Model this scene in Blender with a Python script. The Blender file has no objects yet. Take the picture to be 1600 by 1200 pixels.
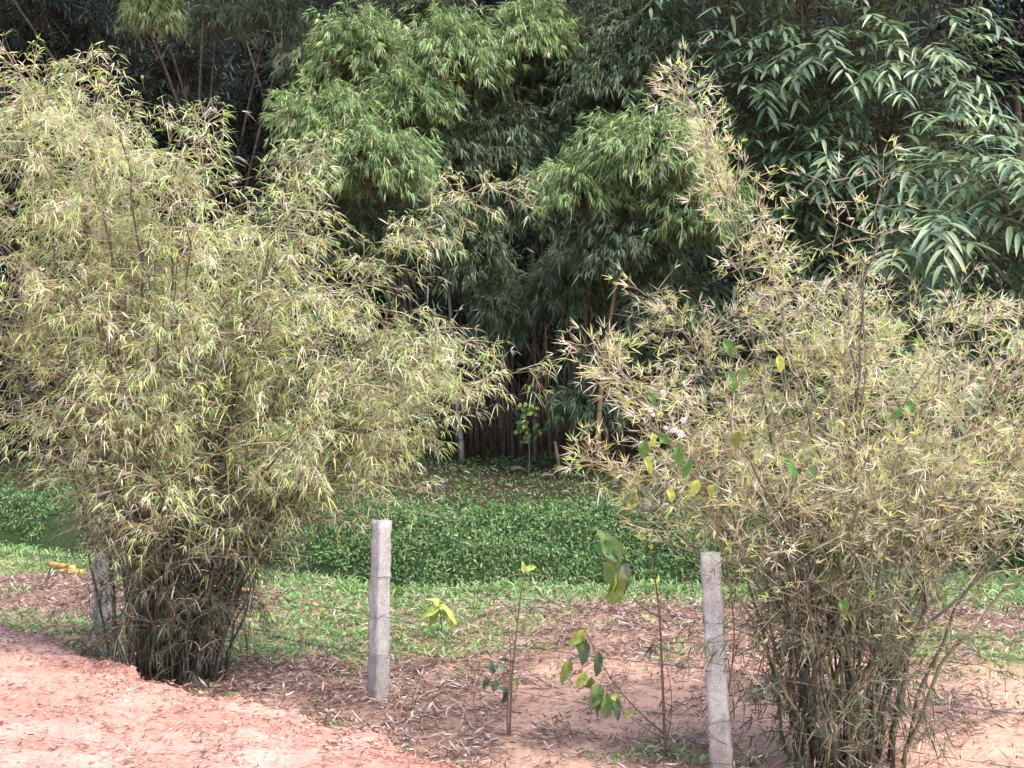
import bpy, math
import numpy as np
from mathutils import Matrix, Vector

# ------------------------------------------------------------------ camera, sky, sun, exposure
SC = bpy.context.scene
COL = SC.collection
F = 2198.0                       # focal length in pixels of the 1600 px wide picture
CAMZ = 2.54
PITCH = math.atan(65.0 / F)      # looking slightly down
cam_d = bpy.data.cameras.new('camera')
cam_d.sensor_width = 36.0
cam_d.lens = 36.0 * F / 1600.0
cam_d.clip_end = 2000.0
cam = bpy.data.objects.new('camera', cam_d)
COL.objects.link(cam)
cam.location = (0, 0, CAMZ)
cam.rotation_euler = (math.pi / 2 - PITCH, 0, 0)
SC.camera = cam

SUN_EL, SUN_AZ = math.radians(56), math.radians(128)     # azimuth clockwise from +Y: behind the camera, to the right
world = bpy.data.worlds.new('World')
SC.world = world
world.use_nodes = True
wn = world.node_tree
sky = wn.nodes.new('ShaderNodeTexSky')
sky.sky_type = 'NISHITA'
sky.sun_disc = False
sky.sun_elevation = SUN_EL
sky.sun_rotation = SUN_AZ
sky.air_density = 1.0
sky.dust_density = 2.5
sky.ozone_density = 1.0
wn.nodes['Background'].inputs['Strength'].default_value = 0.14
wn.links.new(sky.outputs['Color'], wn.nodes['Background'].inputs['Color'])

sun_d = bpy.data.lights.new('sun', 'SUN')
sun_d.energy = 1.35
sun_d.angle = math.radians(28)
sun_d.color = (1.0, 0.95, 0.88)
sun = bpy.data.objects.new('sun', sun_d)
COL.objects.link(sun)
sv = Vector((math.sin(SUN_AZ) * math.cos(SUN_EL), math.cos(SUN_AZ) * math.cos(SUN_EL), math.sin(SUN_EL)))
sun.rotation_euler = sv.to_track_quat('Z', 'Y').to_euler()
sun.location = (12, -8, 20)

SC.view_settings.view_transform = 'Standard'
SC.view_settings.look = 'None'
SC.view_settings.gamma = 1.0
SC.view_settings.use_curve_mapping = False
SC.view_settings.exposure = 1.82
SC.cycles.max_bounces = 5
SC.cycles.diffuse_bounces = 3
SC.cycles.glossy_bounces = 2
SC.cycles.transmission_bounces = 2
SC.cycles.caustics_reflective = False
SC.cycles.caustics_refractive = False

# ------------------------------------------------------------------ helpers
rng = np.random.default_rng(7)
CP, SP = math.cos(PITCH), math.sin(PITCH)


def at(px, py, y):
    """World point seen at photo pixel (px, py) at distance y from the camera."""
    a = (px - 800.0) / F
    b = (600.0 - py) / F
    dy = CP + b * SP
    dz = b * CP - SP
    return np.array([a / dy * y, y, CAMZ + dz / dy * y])


def proj(P):
    v = P - np.array([0, 0, CAMZ])
    depth = v[..., 1] * CP - v[..., 2] * SP
    up = v[..., 1] * SP + v[..., 2] * CP
    return 800 + F * v[..., 0] / depth, 600 - F * up / depth


def unit(v):
    return v / np.maximum(np.linalg.norm(v, axis=-1, keepdims=True), 1e-9)


def inside(px, py, poly):
    r = np.zeros(px.shape, bool)
    n = len(poly)
    for i in range(n):
        x0, y0 = poly[i]
        x1, y1 = poly[(i + 1) % n]
        if y0 == y1:
            continue
        c = ((y0 > py) != (y1 > py)) & (px < (x1 - x0) * (py - y0) / (y1 - y0) + x0)
        r ^= c
    return r


def noise2(x, y, seed, scale=1.0, octaves=4):
    g = np.random.default_rng(seed)
    out = 0
    amp = 1.0
    tot = 0
    f = 1.0 / scale
    for _ in range(octaves):
        for k in range(4):
            a = g.uniform(0, 2 * math.pi)
            ff = f * g.uniform(.7, 1.4)
            out = out + amp * np.sin((x * math.cos(a) + y * math.sin(a)) * ff * 6.283 + g.uniform(0, 6.28) +
                                     1.3 * np.sin((x * math.sin(a) - y * math.cos(a)) * ff * 3.1 + g.uniform(0, 6.28)))
            tot += amp
        f *= 2.1
        amp *= .55
    return out / tot * 2.0


def sstep(a, b, v):
    t = np.clip((v - a) / (b - a), 0, 1)
    return t * t * (3 - 2 * t)


def lin(c):
    c = np.asarray(c, float) / 255.0
    return np.where(c <= .04045, c / 12.92, ((c + .055) / 1.055) ** 2.4)


class Pal:
    """Leaf colours (sRGB) with weights; albedo scaled by gain."""
    def __init__(self, items, gain=.8, jit=.12):
        self.c = np.array([lin(i[0]) for i in items]) * gain
        w = np.array([i[1] for i in items], float)
        self.w = w / w.sum()
        self.jit = jit

    def pick(self, n):
        k = rng.choice(len(self.w), n, p=self.w)
        return self.c[k] * (1 + rng.normal(0, self.jit, (n, 1))) * (1 + rng.normal(0, self.jit * .35, (n, 3)))


def build_mesh(name, verts, loops, totals, mat, origin=None, attrs=None, smooth=False):
    me = bpy.data.meshes.new(name)
    verts = np.asarray(verts, np.float32).reshape(-1, 3)
    if origin is not None:
        verts = verts - np.asarray(origin, np.float32)
    loops = np.asarray(loops, np.int32).ravel()
    totals = np.asarray(totals, np.int32).ravel()
    me.vertices.add(len(verts))
    me.vertices.foreach_set('co', verts.ravel())
    me.loops.add(len(loops))
    me.loops.foreach_set('vertex_index', loops)
    me.polygons.add(len(totals))
    st = np.zeros(len(totals), np.int32)
    st[1:] = np.cumsum(totals)[:-1]
    me.polygons.foreach_set('loop_start', st)
    if smooth:
        me.polygons.foreach_set('use_smooth', np.ones(len(totals), bool))
    for k, v in (attrs or {}).items():
        v = np.asarray(v, np.float32)
        if v.ndim == 2:
            if v.shape[1] == 3:
                v = np.concatenate([np.clip(v, 0, 1), np.ones((len(v), 1), np.float32)], 1)
            a = me.attributes.new(k, 'FLOAT_COLOR', 'POINT')
            a.data.foreach_set('color', v.ravel().astype(np.float32))
        else:
            a = me.attributes.new(k, 'FLOAT', 'POINT')
            a.data.foreach_set('value', v.ravel())
    me.materials.append(mat)
    me.update(calc_edges=True)
    return me


def obj(name, me, parent=None, kind=None):
    o = bpy.data.objects.new(name, me)
    COL.objects.link(o)
    if parent is not None:
        o.parent = parent
    if kind:
        o['kind'] = kind
    return o


def thing(name, label, cat, loc, group=None):
    o = bpy.data.objects.new(name, None)
    o.empty_display_size = .2
    COL.objects.link(o)
    o.location = [float(v) for v in loc]
    tag(o, label, cat, group)
    return o


def tag(o, label, cat, group=None):
    o['label'] = label
    o['category'] = cat
    if group:
        o['group'] = group
    return o


# ---- leaves: batches of small curved blades
def blades(P, D, N, L, W, curl, col, simple=False, grav=True):
    """Arrays for n blades; returns verts, loops, totals, colours."""
    n = len(P)
    D = unit(D)
    S = unit(np.cross(D, N))
    L = np.broadcast_to(L, (n,))[:, None]
    W = np.broadcast_to(W, (n,))[:, None]
    curl = np.broadcast_to(curl, (n,))[:, None]
    G = np.array([[0, 0, -1.0]]) if grav else -np.cross(S, D)

    def c(t):
        return P + D * L * t + G * curl * L * t * t
    if simple:
        V = np.stack([c(0), c(.45) + S * W * .5, c(1.0), c(.45) - S * W * .5], 1)
        k = 4
        pat = np.array([0, 1, 2, 3])
        tot = np.array([4])
    else:
        V = np.stack([c(0), c(.3) + S * W * .5, c(.3) - S * W * .5,
                      c(.68) + S * W * .36, c(.68) - S * W * .36, c(1.0)], 1)
        k = 6
        pat = np.array([0, 1, 2, 1, 3, 4, 2, 3, 5, 4])
        tot = np.array([3, 4, 3])
    loops = (np.arange(n)[:, None] * k + pat[None]).ravel()
    totals = np.tile(tot, n)
    C = np.repeat(col, k, axis=0)
    return V.reshape(-1, 3), loops, totals, C


def blade_mesh(name, mat, B, origin=None):
    return build_mesh(name, B[0], B[1], B[2], mat, origin, {'col': B[3]})


def join(parts):
    V, Lp, T, C = [], [], [], []
    off = 0
    for v, l, t, c in parts:
        V.append(v); Lp.append(l + off); T.append(t); C.append(c)
        off += len(v)
    return np.concatenate(V), np.concatenate(Lp), np.concatenate(T), np.concatenate(C)


# ---- tubes
def tubes(polys, k=5, caps=True):
    """polys: list of (pts (n,3), radii (n,)); returns verts, loops, totals, along."""
    V, Lp, T, A = [], [], [], []
    off = 0
    ang = np.linspace(0, 2 * math.pi, k, endpoint=False)
    for pts, rad in polys:
        pts = np.asarray(pts, float)
        n = len(pts)
        rad = np.broadcast_to(rad, (n,))
        tan = unit(np.gradient(pts, axis=0))
        ref = np.array([1.0, 0, 0]) if abs(tan[n // 2][0]) < .8 else np.array([0, 1.0, 0])
        u = unit(np.cross(tan, ref))
        w = np.cross(tan, u)
        ring = pts[:, None] + rad[:, None, None] * (np.cos(ang)[None, :, None] * u[:, None] + np.sin(ang)[None, :, None] * w[:, None])
        V.append(ring.reshape(-1, 3))
        i, j = np.meshgrid(np.arange(n - 1), np.arange(k), indexing='ij')
        q = np.stack([i * k + j, i * k + (j + 1) % k, (i + 1) * k + (j + 1) % k, (i + 1) * k + j], -1).reshape(-1, 4)
        Lp.append((q + off).ravel())
        T.append(np.full(len(q), 4))
        if caps:
            Lp.append(off + np.arange(k)[::-1]); T.append([k])
            Lp.append(off + (n - 1) * k + np.arange(k)); T.append([k])
        d = np.concatenate([[0], np.cumsum(np.linalg.norm(np.diff(pts, axis=0), axis=1))])
        A.append(np.repeat(d, k))
        off += n * k
    return np.concatenate(V), np.concatenate(Lp), np.concatenate(T), np.concatenate(A)


def tube_mesh(name, mat, polys, k=5, origin=None):
    v, l, t, a = tubes(polys, k)
    return build_mesh(name, v, l, t, mat, origin, {'along': a}, smooth=True)


def bezier(p, n):
    t = np.linspace(0, 1, n)[:, None]
    if len(p) == 3:
        return (1 - t) ** 2 * p[0] + 2 * t * (1 - t) * p[1] + t * t * p[2]
    return (1 - t) ** 3 * p[0] + 3 * t * (1 - t) ** 2 * p[1] + 3 * t * t * (1 - t) * p[2] + t ** 3 * p[3]


# ------------------------------------------------------------------ materials
def nodes_of(name):
    m = bpy.data.materials.new(name)
    m.use_nodes = True
    nt = m.node_tree
    return m, nt, nt.nodes['Principled BSDF'], nt.nodes['Material Output']


def mixrgb(nt, typ, fac, a, b):
    n = nt.nodes.new('ShaderNodeMix')
    n.data_type = 'RGBA'
    n.blend_type = typ
    for sock, v in ((n.inputs['Factor'], fac), (n.inputs[6], a), (n.inputs[7], b)):
        if isinstance(v, bpy.types.NodeSocket):
            nt.links.new(v, sock)
        else:
            sock.default_value = v if not isinstance(v, tuple) else (*v, 1.0)[:4]
    return n.outputs[2]


def noise_node(nt, scale, detail=5, rough=.6, coord='Object'):
    tc = nt.nodes.new('ShaderNodeTexCoord')
    n = nt.nodes.new('ShaderNodeTexNoise')
    n.inputs['Scale'].default_value = scale
    n.inputs['Detail'].default_value = detail
    n.inputs['Roughness'].default_value = rough
    nt.links.new(tc.outputs[coord], n.inputs['Vector'])
    return n.outputs['Fac']


def ramp(nt, fac, stops):
    r = nt.nodes.new('ShaderNodeValToRGB')
    e = r.color_ramp.elements
    while len(e) < len(stops):
        e.new(.5)
    for i, (p, c) in enumerate(stops):
        e[i].position = p
        e[i].color = (*c, 1.0) if len(c) == 3 else c
    nt.links.new(fac, r.inputs['Fac'])
    return r.outputs['Color']


def bump(nt, bsdf, height, strength, dist):
    b = nt.nodes.new('ShaderNodeBump')
    b.inputs['Strength'].default_value = strength
    b.inputs['Distance'].default_value = dist
    nt.links.new(height, b.inputs['Height'])
    nt.links.new(b.outputs['Normal'], bsdf.inputs['Normal'])


def leaf_material(name, transl=.25, rough=.5, spec=.4, fine=35.0):
    m, nt, bs, out = nodes_of(name)
    a = nt.nodes.new('ShaderNodeAttribute')
    a.attribute_name = 'col'
    nz = noise_node(nt, fine, 3)
    c = mixrgb(nt, 'MULTIPLY', .45, a.outputs['Color'], ramp(nt, nz, [(.3, (.55, .6, .5)), (.7, (1.25, 1.2, 1.2))]))
    nt.links.new(c, bs.inputs['Base Color'])
    bs.inputs['Roughness'].default_value = rough
    bs.inputs['Specular IOR Level'].default_value = spec
    tr = nt.nodes.new('ShaderNodeBsdfTranslucent')
    nt.links.new(mixrgb(nt, 'MULTIPLY', 1.0, c, (1.05, 1.05, .85)), tr.inputs['Color'])
    mx = nt.nodes.new('ShaderNodeMixShader')
    mx.inputs['Fac'].default_value = transl
    nt.links.new(bs.outputs['BSDF'], mx.inputs[1])
    nt.links.new(tr.outputs['BSDF'], mx.inputs[2])
    nt.links.new(mx.outputs['Shader'], out.inputs['Surface'])
    return m


def culm_material(name, c1, c2, node_col, spacing=.25):
    m, nt, bs, out = nodes_of(name)
    nz = noise_node(nt, 6.0, 5)
    base = ramp(nt, nz, [(.3, tuple(lin(c1) * .8)), (.7, tuple(lin(c2) * .8))])
    at_ = nt.nodes.new('ShaderNodeAttribute')
    at_.attribute_name = 'along'
    d = nt.nodes.new('ShaderNodeMath'); d.operation = 'DIVIDE'
    d.inputs[1].default_value = spacing
    nt.links.new(at_.outputs['Fac'], d.inputs[0])
    fr = nt.nodes.new('ShaderNodeMath'); fr.operation = 'FRACT'
    nt.links.new(d.outputs[0], fr.inputs[0])
    msk = ramp(nt, fr.outputs[0], [(.0, (1, 1, 1)), (.06, (0, 0, 0)), (.94, (0, 0, 0)), (1.0, (1, 1, 1))])
    nt.links.new(mixrgb(nt, 'MIX', msk, base, tuple(lin(node_col) * .8)), bs.inputs['Base Color'])
    bs.inputs['Roughness'].default_value = .55
    return m


M_leaf_straw = leaf_material('straw_bamboo_leaf', .36, .55, .4)
M_leaf_green = leaf_material('green_bamboo_leaf', .25, .42, .45)
M_leaf_broad = leaf_material('broad_bamboo_leaf', .18, .36, .55, 14.0)
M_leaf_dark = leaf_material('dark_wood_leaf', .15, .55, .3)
M_cover = leaf_material('ground_cover_leaf', .2, .42, .45)
M_grass = leaf_material('grass_blade', .3, .55, .3)
M_litter = leaf_material('dry_leaf_litter', .1, .75, .2)
M_culm_fg = culm_material('grey_green_culm', (86, 84, 58), (128, 124, 84), (64, 54, 42), .22)
M_culm_dark = culm_material('weathered_shade_culm', (60, 54, 46), (104, 94, 80), (132, 124, 112), .26)  # weathered tone; on the tall culms it also stands for shade
M_culm_yellow = culm_material('orange_yellow_culm', (112, 86, 56), (140, 110, 74), (88, 70, 50), .4)
M_culm_olive = culm_material('olive_brown_culm', (92, 78, 50), (124, 104, 66), (76, 64, 44), .4)
M_culm_pale = culm_material('pale_green_culm', (120, 128, 112), (160, 160, 145), (90, 90, 80), .45)
M_twig = culm_material('straw_twig', (164, 152, 116), (210, 198, 164), (124, 106, 84), .08)
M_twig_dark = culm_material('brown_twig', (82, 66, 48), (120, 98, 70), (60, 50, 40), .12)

# ------------------------------------------------------------------ ground
P_EDGE0 = np.array([-4.1, 11.3])
P_DIR = unit(np.array([-0.35, 7.73]) - P_EDGE0)
P_N = np.array([-P_DIR[1], P_DIR[0]])            # towards the field


def path_v(x, y):
    """Distance inside the path (towards the camera) from its wavy edge."""
    u = (x - P_EDGE0[0]) * P_DIR[0] + (y - P_EDGE0[1]) * P_DIR[1]
    v = -((x - P_EDGE0[0]) * P_N[0] + (y - P_EDGE0[1]) * P_N[1])
    return v + .05 * np.sin(u * 1.7 + .6) + .04 * np.sin(u * 4.1) + .03 * np.sin(u * 9.7 + 1) + .035 * noise2(x, y, 37, .55, 3)


def ditch_y(x):
    return 14.75 + .52 * np.maximum(-1.0 - x, 0) + .10 * np.maximum(x - 1.5, 0) + .12 * np.sin(x * 1.9)


def gh(x, y):
    x = np.asarray(x, float); y = np.asarray(y, float)
    yd = ditch_y(x)
    near = (1 - sstep(27, 40, np.abs(y))) * (1 - sstep(10, 20, np.abs(x)))
    z = near * (.035 * noise2(x, y, 3, 2.6, 3) + .012 * noise2(x, y, 4, .5, 3))
    z = z + .09 * np.exp(-((y - 12.4) / .8) ** 2) * sstep(-1.2, 0, x)          # low litter mound
    z = z - .40 * np.exp(-((y - yd) / .30) ** 2)                              # ditch
    wob = .14 * noise2(x, y, 9, 1.1, 3)
    z = z + .53 * sstep(.0 + wob, 1.3 + wob, y - yd) * near                       # far bank
    z = z + .26 * sstep(1.4, 6.0, y - yd)
    z = z + 18 * sstep(26.0, 36.0, y)  # steep rise added behind the wood to close off the sky
    return z


def axis(lo, hi, step, far):
    core = np.arange(lo, hi + 1e-6, step)
    out = [step]
    s = step
    a = []
    d = 0
    while d < far:
        s *= 1.35
        d += s
        a.append(d)
    a = np.array(a)
    return np.concatenate([(lo - a)[::-1], core, hi + a])


def grid_mesh(name, X, Y, Z, mat, attrs):
    ny, nx = X.shape
    V = np.stack([X, Y, Z], -1).reshape(-1, 3)
    i, j = np.meshgrid(np.arange(ny - 1), np.arange(nx - 1), indexing='ij')
    q = np.stack([i * nx + j, i * nx + j + 1, (i + 1) * nx + j + 1, (i + 1) * nx + j], -1).reshape(-1)
    return build_mesh(name, V, q, np.full((ny - 1) * (nx - 1), 4), mat, None, attrs, smooth=True)


def cover_maps(x, y):
    """Ground zones: (grass, litter, soil) weights; soil = bare orange earth, litter = dry leaves, grass = green."""
    yd = ditch_y(x)
    n1 = noise2(x, y, 21, 1.8, 3)
    n2 = noise2(x, y, 22, .9, 3)
    px, py = proj(np.stack([x, y, gh(x, y)], -1))
    strip = sstep(-1.9, -.9, y - yd + .35 * n1) * (1 - sstep(-.35, -.1, y - yd))
    left = sstep(10.9, 11.5, y + .35 * n1) * (1 - sstep(-.7, .7, x + .5 * n2)) * sstep(-2.7, -2.1, x) * (1 - sstep(-.4, 0, y - yd))
    farleft = np.exp(-((y - 12.7 - .3 * n2) / .55) ** 2) * (1 - sstep(-3.5, -2.8, x))
    rightp = np.exp(-((y - 11.4 - .25 * n1) / .45) ** 2) * sstep(3.0, 3.5, x) + sstep(12.6, 13.3, y + .3 * n1) * sstep(3, 3.4, x) * (1 - sstep(-.4, 0, y - yd))
    spots = sstep(.35, .8, n2 + n1 * .4) * .55 * sstep(10.2, 11.4, y)
    tuft = np.exp(-(((x + 1.35) / .25) ** 2 + ((y - 9.0) / .2) ** 2)) + np.exp(-(((x - .95) / .35) ** 2 + ((y - 8.65) / .18) ** 2)) * .8
    pv = path_v(x, y)
    edge = np.where((pv > -.55) & (pv < -.05), .45, 0) * sstep(-.1, .5, noise2(x, y, 28, .8, 2) + .35 * sstep(-2.4, -3.2, x))
    grass = np.clip(edge + strip + .9 * left + .8 * farleft + .85 * rightp + spots + tuft, 0, 1)
    bare = sstep(-.15, .45, noise2(x, y, 25, 1.5, 3) + .5 * sstep(-.6, .6, x)) * (1 - sstep(10.9, 11.4, y)) * sstep(-.5, .2, x)
    litter = np.clip(1 - grass * .8 - .72 * bare, 0.05, 1)
    litter = np.where(y > yd, .3, litter)
    return grass, litter, bare


xs = axis(-8.0, 8.0, .10, 150)
ys = axis(7.0, 28.0, .10, 150)
X, Y = np.meshgrid(xs, ys)
Z = gh(X, Y)
GX, GY = X.ravel(), Y.ravel()
g_, l_, b_ = cover_maps(GX, GY)
soil = lin((228, 182, 156)) * .9
brown = lin((166, 136, 124)) * .68
green = lin((112, 122, 72)) * .6
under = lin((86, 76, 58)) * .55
gc = soil[None] * np.ones((len(GX), 1))
w = (l_ * .75)[:, None]
gc = gc * (1 - w) + brown * w
w = (g_ * .7)[:, None]
gc = gc * (1 - w) + green * w
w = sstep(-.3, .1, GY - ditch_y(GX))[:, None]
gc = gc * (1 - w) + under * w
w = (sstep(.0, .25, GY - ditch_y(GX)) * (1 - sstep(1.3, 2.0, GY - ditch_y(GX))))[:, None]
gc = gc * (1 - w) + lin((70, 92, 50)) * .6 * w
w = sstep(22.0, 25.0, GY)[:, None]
gc = gc * (1 - w) + lin((40, 40, 36)) * .45 * w  # dark wood floor, deepened further in colour to stand for shade
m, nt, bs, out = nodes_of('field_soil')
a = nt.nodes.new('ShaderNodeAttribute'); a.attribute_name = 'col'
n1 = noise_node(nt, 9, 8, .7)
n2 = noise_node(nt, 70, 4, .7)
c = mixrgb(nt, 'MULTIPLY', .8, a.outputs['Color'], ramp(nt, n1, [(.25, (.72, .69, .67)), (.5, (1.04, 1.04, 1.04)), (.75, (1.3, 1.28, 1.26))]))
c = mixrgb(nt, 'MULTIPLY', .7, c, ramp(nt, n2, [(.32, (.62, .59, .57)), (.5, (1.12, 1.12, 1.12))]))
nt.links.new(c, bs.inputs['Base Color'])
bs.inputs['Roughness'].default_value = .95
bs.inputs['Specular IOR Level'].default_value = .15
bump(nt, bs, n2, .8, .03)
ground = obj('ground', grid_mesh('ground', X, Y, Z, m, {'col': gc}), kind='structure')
ground['label'] = 'earth field with a ditch, a far bank and an added wooded rise behind'

# path: raised red earth track in the lower left
us = axis(-5.0, 7.0, .075, 60)
vs = np.concatenate([np.arange(-.5, 5.5, .075), 5.5 + np.cumsum(.06 * 1.3 ** np.arange(1, 24))])
U, Vv = np.meshgrid(us, vs)
X = P_EDGE0[0] + P_DIR[0] * U - P_N[0] * Vv
Y = P_EDGE0[1] + P_DIR[1] * U - P_N[1] * Vv
pv = path_v(X, Y)
fade = 1 - sstep(9, 20, np.abs(X) + np.abs(Vv))
Z = (-.09 + .33 * sstep(-.08, .12, pv + .05 * noise2(X, Y, 31, .5, 3)) + .125 * np.clip(pv, 0, 5.5)
     + fade * (.034 * noise2(X, Y, 33, .9, 4) + .016 * noise2(X, Y, 34, .25, 3)) * sstep(-.1, .1, pv))
Z = np.where(pv < -.15, Z - .25, Z)
m, nt, bs, out = nodes_of('red_earth_path')
n1 = noise_node(nt, 1.1, 6, .6)
n2 = noise_node(nt, 34, 8, .8)
n3 = noise_node(nt, 95, 4, .8)
c = ramp(nt, n1, [(.30, tuple(lin((218, 156, 138)) * .88)), (.52, tuple(lin((232, 182, 164)) * .9)), (.72, tuple(lin((244, 216, 202)) * .95))])
c = mixrgb(nt, 'MULTIPLY', .75, c, ramp(nt, n2, [(.34, (.52, .42, .40)), (.48, (1, 1, 1)), (.68, (1.18, 1.16, 1.16))]))
c = mixrgb(nt, 'MULTIPLY', .8, c, ramp(nt, n3, [(.36, (.55, .47, .44)), (.48, (1.05, 1.05, 1.05))]))
nt.links.new(c, bs.inputs['Base Color'])
bs.inputs['Roughness'].default_value = .95
bs.inputs['Specular IOR Level'].default_value = .15
bump(nt, bs, n2, .9, .03)
path = obj('path', grid_mesh('path', X, Y, Z, m, {}), kind='structure')
path['label'] = 'raised pinkish red earth path in the lower left corner'


def path_z(x, y):
    pv = path_v(x, y)
    return (-.09 + .33 * sstep(-.08, .12, pv + .05 * noise2(x, y, 31, .5, 3)) + .125 * np.clip(pv, 0, 5.5)
            + (.034 * noise2(x, y, 33, .9, 4) + .016 * noise2(x, y, 34, .25, 3)) * sstep(-.1, .1, pv))


def top_z(x, y):
    return np.maximum(gh(x, y), np.where(path_v(x, y) > -.1, path_z(x, y), -9))


def base_on(px, y):
    """Ground point under photo column px at distance y."""
    x = (px - 800.0) / F * y * 1.0
    return np.array([x, y, float(top_z(np.array([x]), np.array([y]))[0])])


# ------------------------------------------------------------------ bamboo with arching culms
def clusters(starts, dirs, lens, droop, ncl, s0, s1, nleaf, LL, LW, fan, bias, tanw, curl, pal, accept=None, twig=True,
             spread=.05, nup=.8, simple=False, twigcol=None, low=None, follow=0.0, flat=1.0):
    """Leaf fans along branches. Returns blade batch and the branch index of each leaf."""
    nb = len(starts)
    s = rng.uniform(s0, s1, (nb, ncl))
    lens_ = lens[:, None, None]
    g = np.array([0, 0, -1.0])
    base = starts[:, None] + dirs[:, None] * lens_ * s[..., None] + g * (droop[:, None] * lens[:, None] * s ** 2)[..., None]
    tan = unit(dirs[:, None] + g * (2 * droop[:, None] * s)[..., None])
    off = unit(rng.normal(size=base.shape) + tan * .6) * rng.uniform(.2, 1, base.shape[:2])[..., None] * spread
    pos = base + off + tan * spread * .4
    bid = np.repeat(np.arange(nb), ncl)
    base = base.reshape(-1, 3); pos = pos.reshape(-1, 3); tan = tan.reshape(-1, 3)
    offd = unit(pos - base)
    if accept is not None:
        k = accept(pos)
        base, pos, tan, bid, offd = base[k], pos[k], tan[k], bid[k], offd[k]
    n = len(pos)
    cc = pal.pick(n)
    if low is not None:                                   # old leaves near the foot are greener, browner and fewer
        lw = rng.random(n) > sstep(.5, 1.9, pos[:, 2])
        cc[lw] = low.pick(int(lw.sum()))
    P = np.repeat(pos, nleaf, 0)
    T = np.repeat(tan, nleaf, 0)
    B = np.repeat(bid, nleaf)
    C2 = pal.pick(n * nleaf)
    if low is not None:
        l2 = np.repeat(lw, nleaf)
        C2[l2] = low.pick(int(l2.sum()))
    C = np.repeat(cc, nleaf, 0) * .5 + C2 * .5
    D = unit(T * tanw + np.repeat(offd, nleaf, 0) * follow + rng.normal(size=P.shape) * fan + np.asarray(bias))
    D = unit(D * np.array([1, 1, flat]))
    N = unit(rng.normal(size=P.shape) * (1 - nup) + np.array([0, 0, nup]) + 1e-3)
    m_ = n * nleaf
    L = LL * rng.uniform(.45, 1.35, m_)
    batch = [(P, D, N, L, LW * rng.uniform(.7, 1.2, m_), curl * rng.uniform(.2, 1.6, m_), C)]
    ids = [B]
    if twig and n:
        tc = np.repeat((twigcol if twigcol is not None else lin((206, 184, 164)) * .8)[None], n, 0)
        d = pos - base
        batch.append((base, d, rng.normal(size=d.shape), np.linalg.norm(d, axis=1), np.full(n, .006), np.zeros(n), tc * rng.uniform(.6, 1.15, (n, 1))))
        ids.append(bid)
    cat = [np.concatenate([b[i] for b in batch]) for i in range(7)]
    return cat, np.concatenate(ids)


def subset(cat, mask):
    return [a[mask] for a in cat]


def branch_polys(starts, dirs, lens, droop, r0, sel, end=1.0, n=4):
    s = np.linspace(0, end, n)
    out = []
    for i in sel:
        p = starts[i] + dirs[i] * lens[i] * s[:, None] + np.array([0, 0, -1.0]) * (droop[i] * lens[i] * s ** 2)[:, None]
        out.append((p, r0 * np.linspace(1, .35, n)))
    return out


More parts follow.
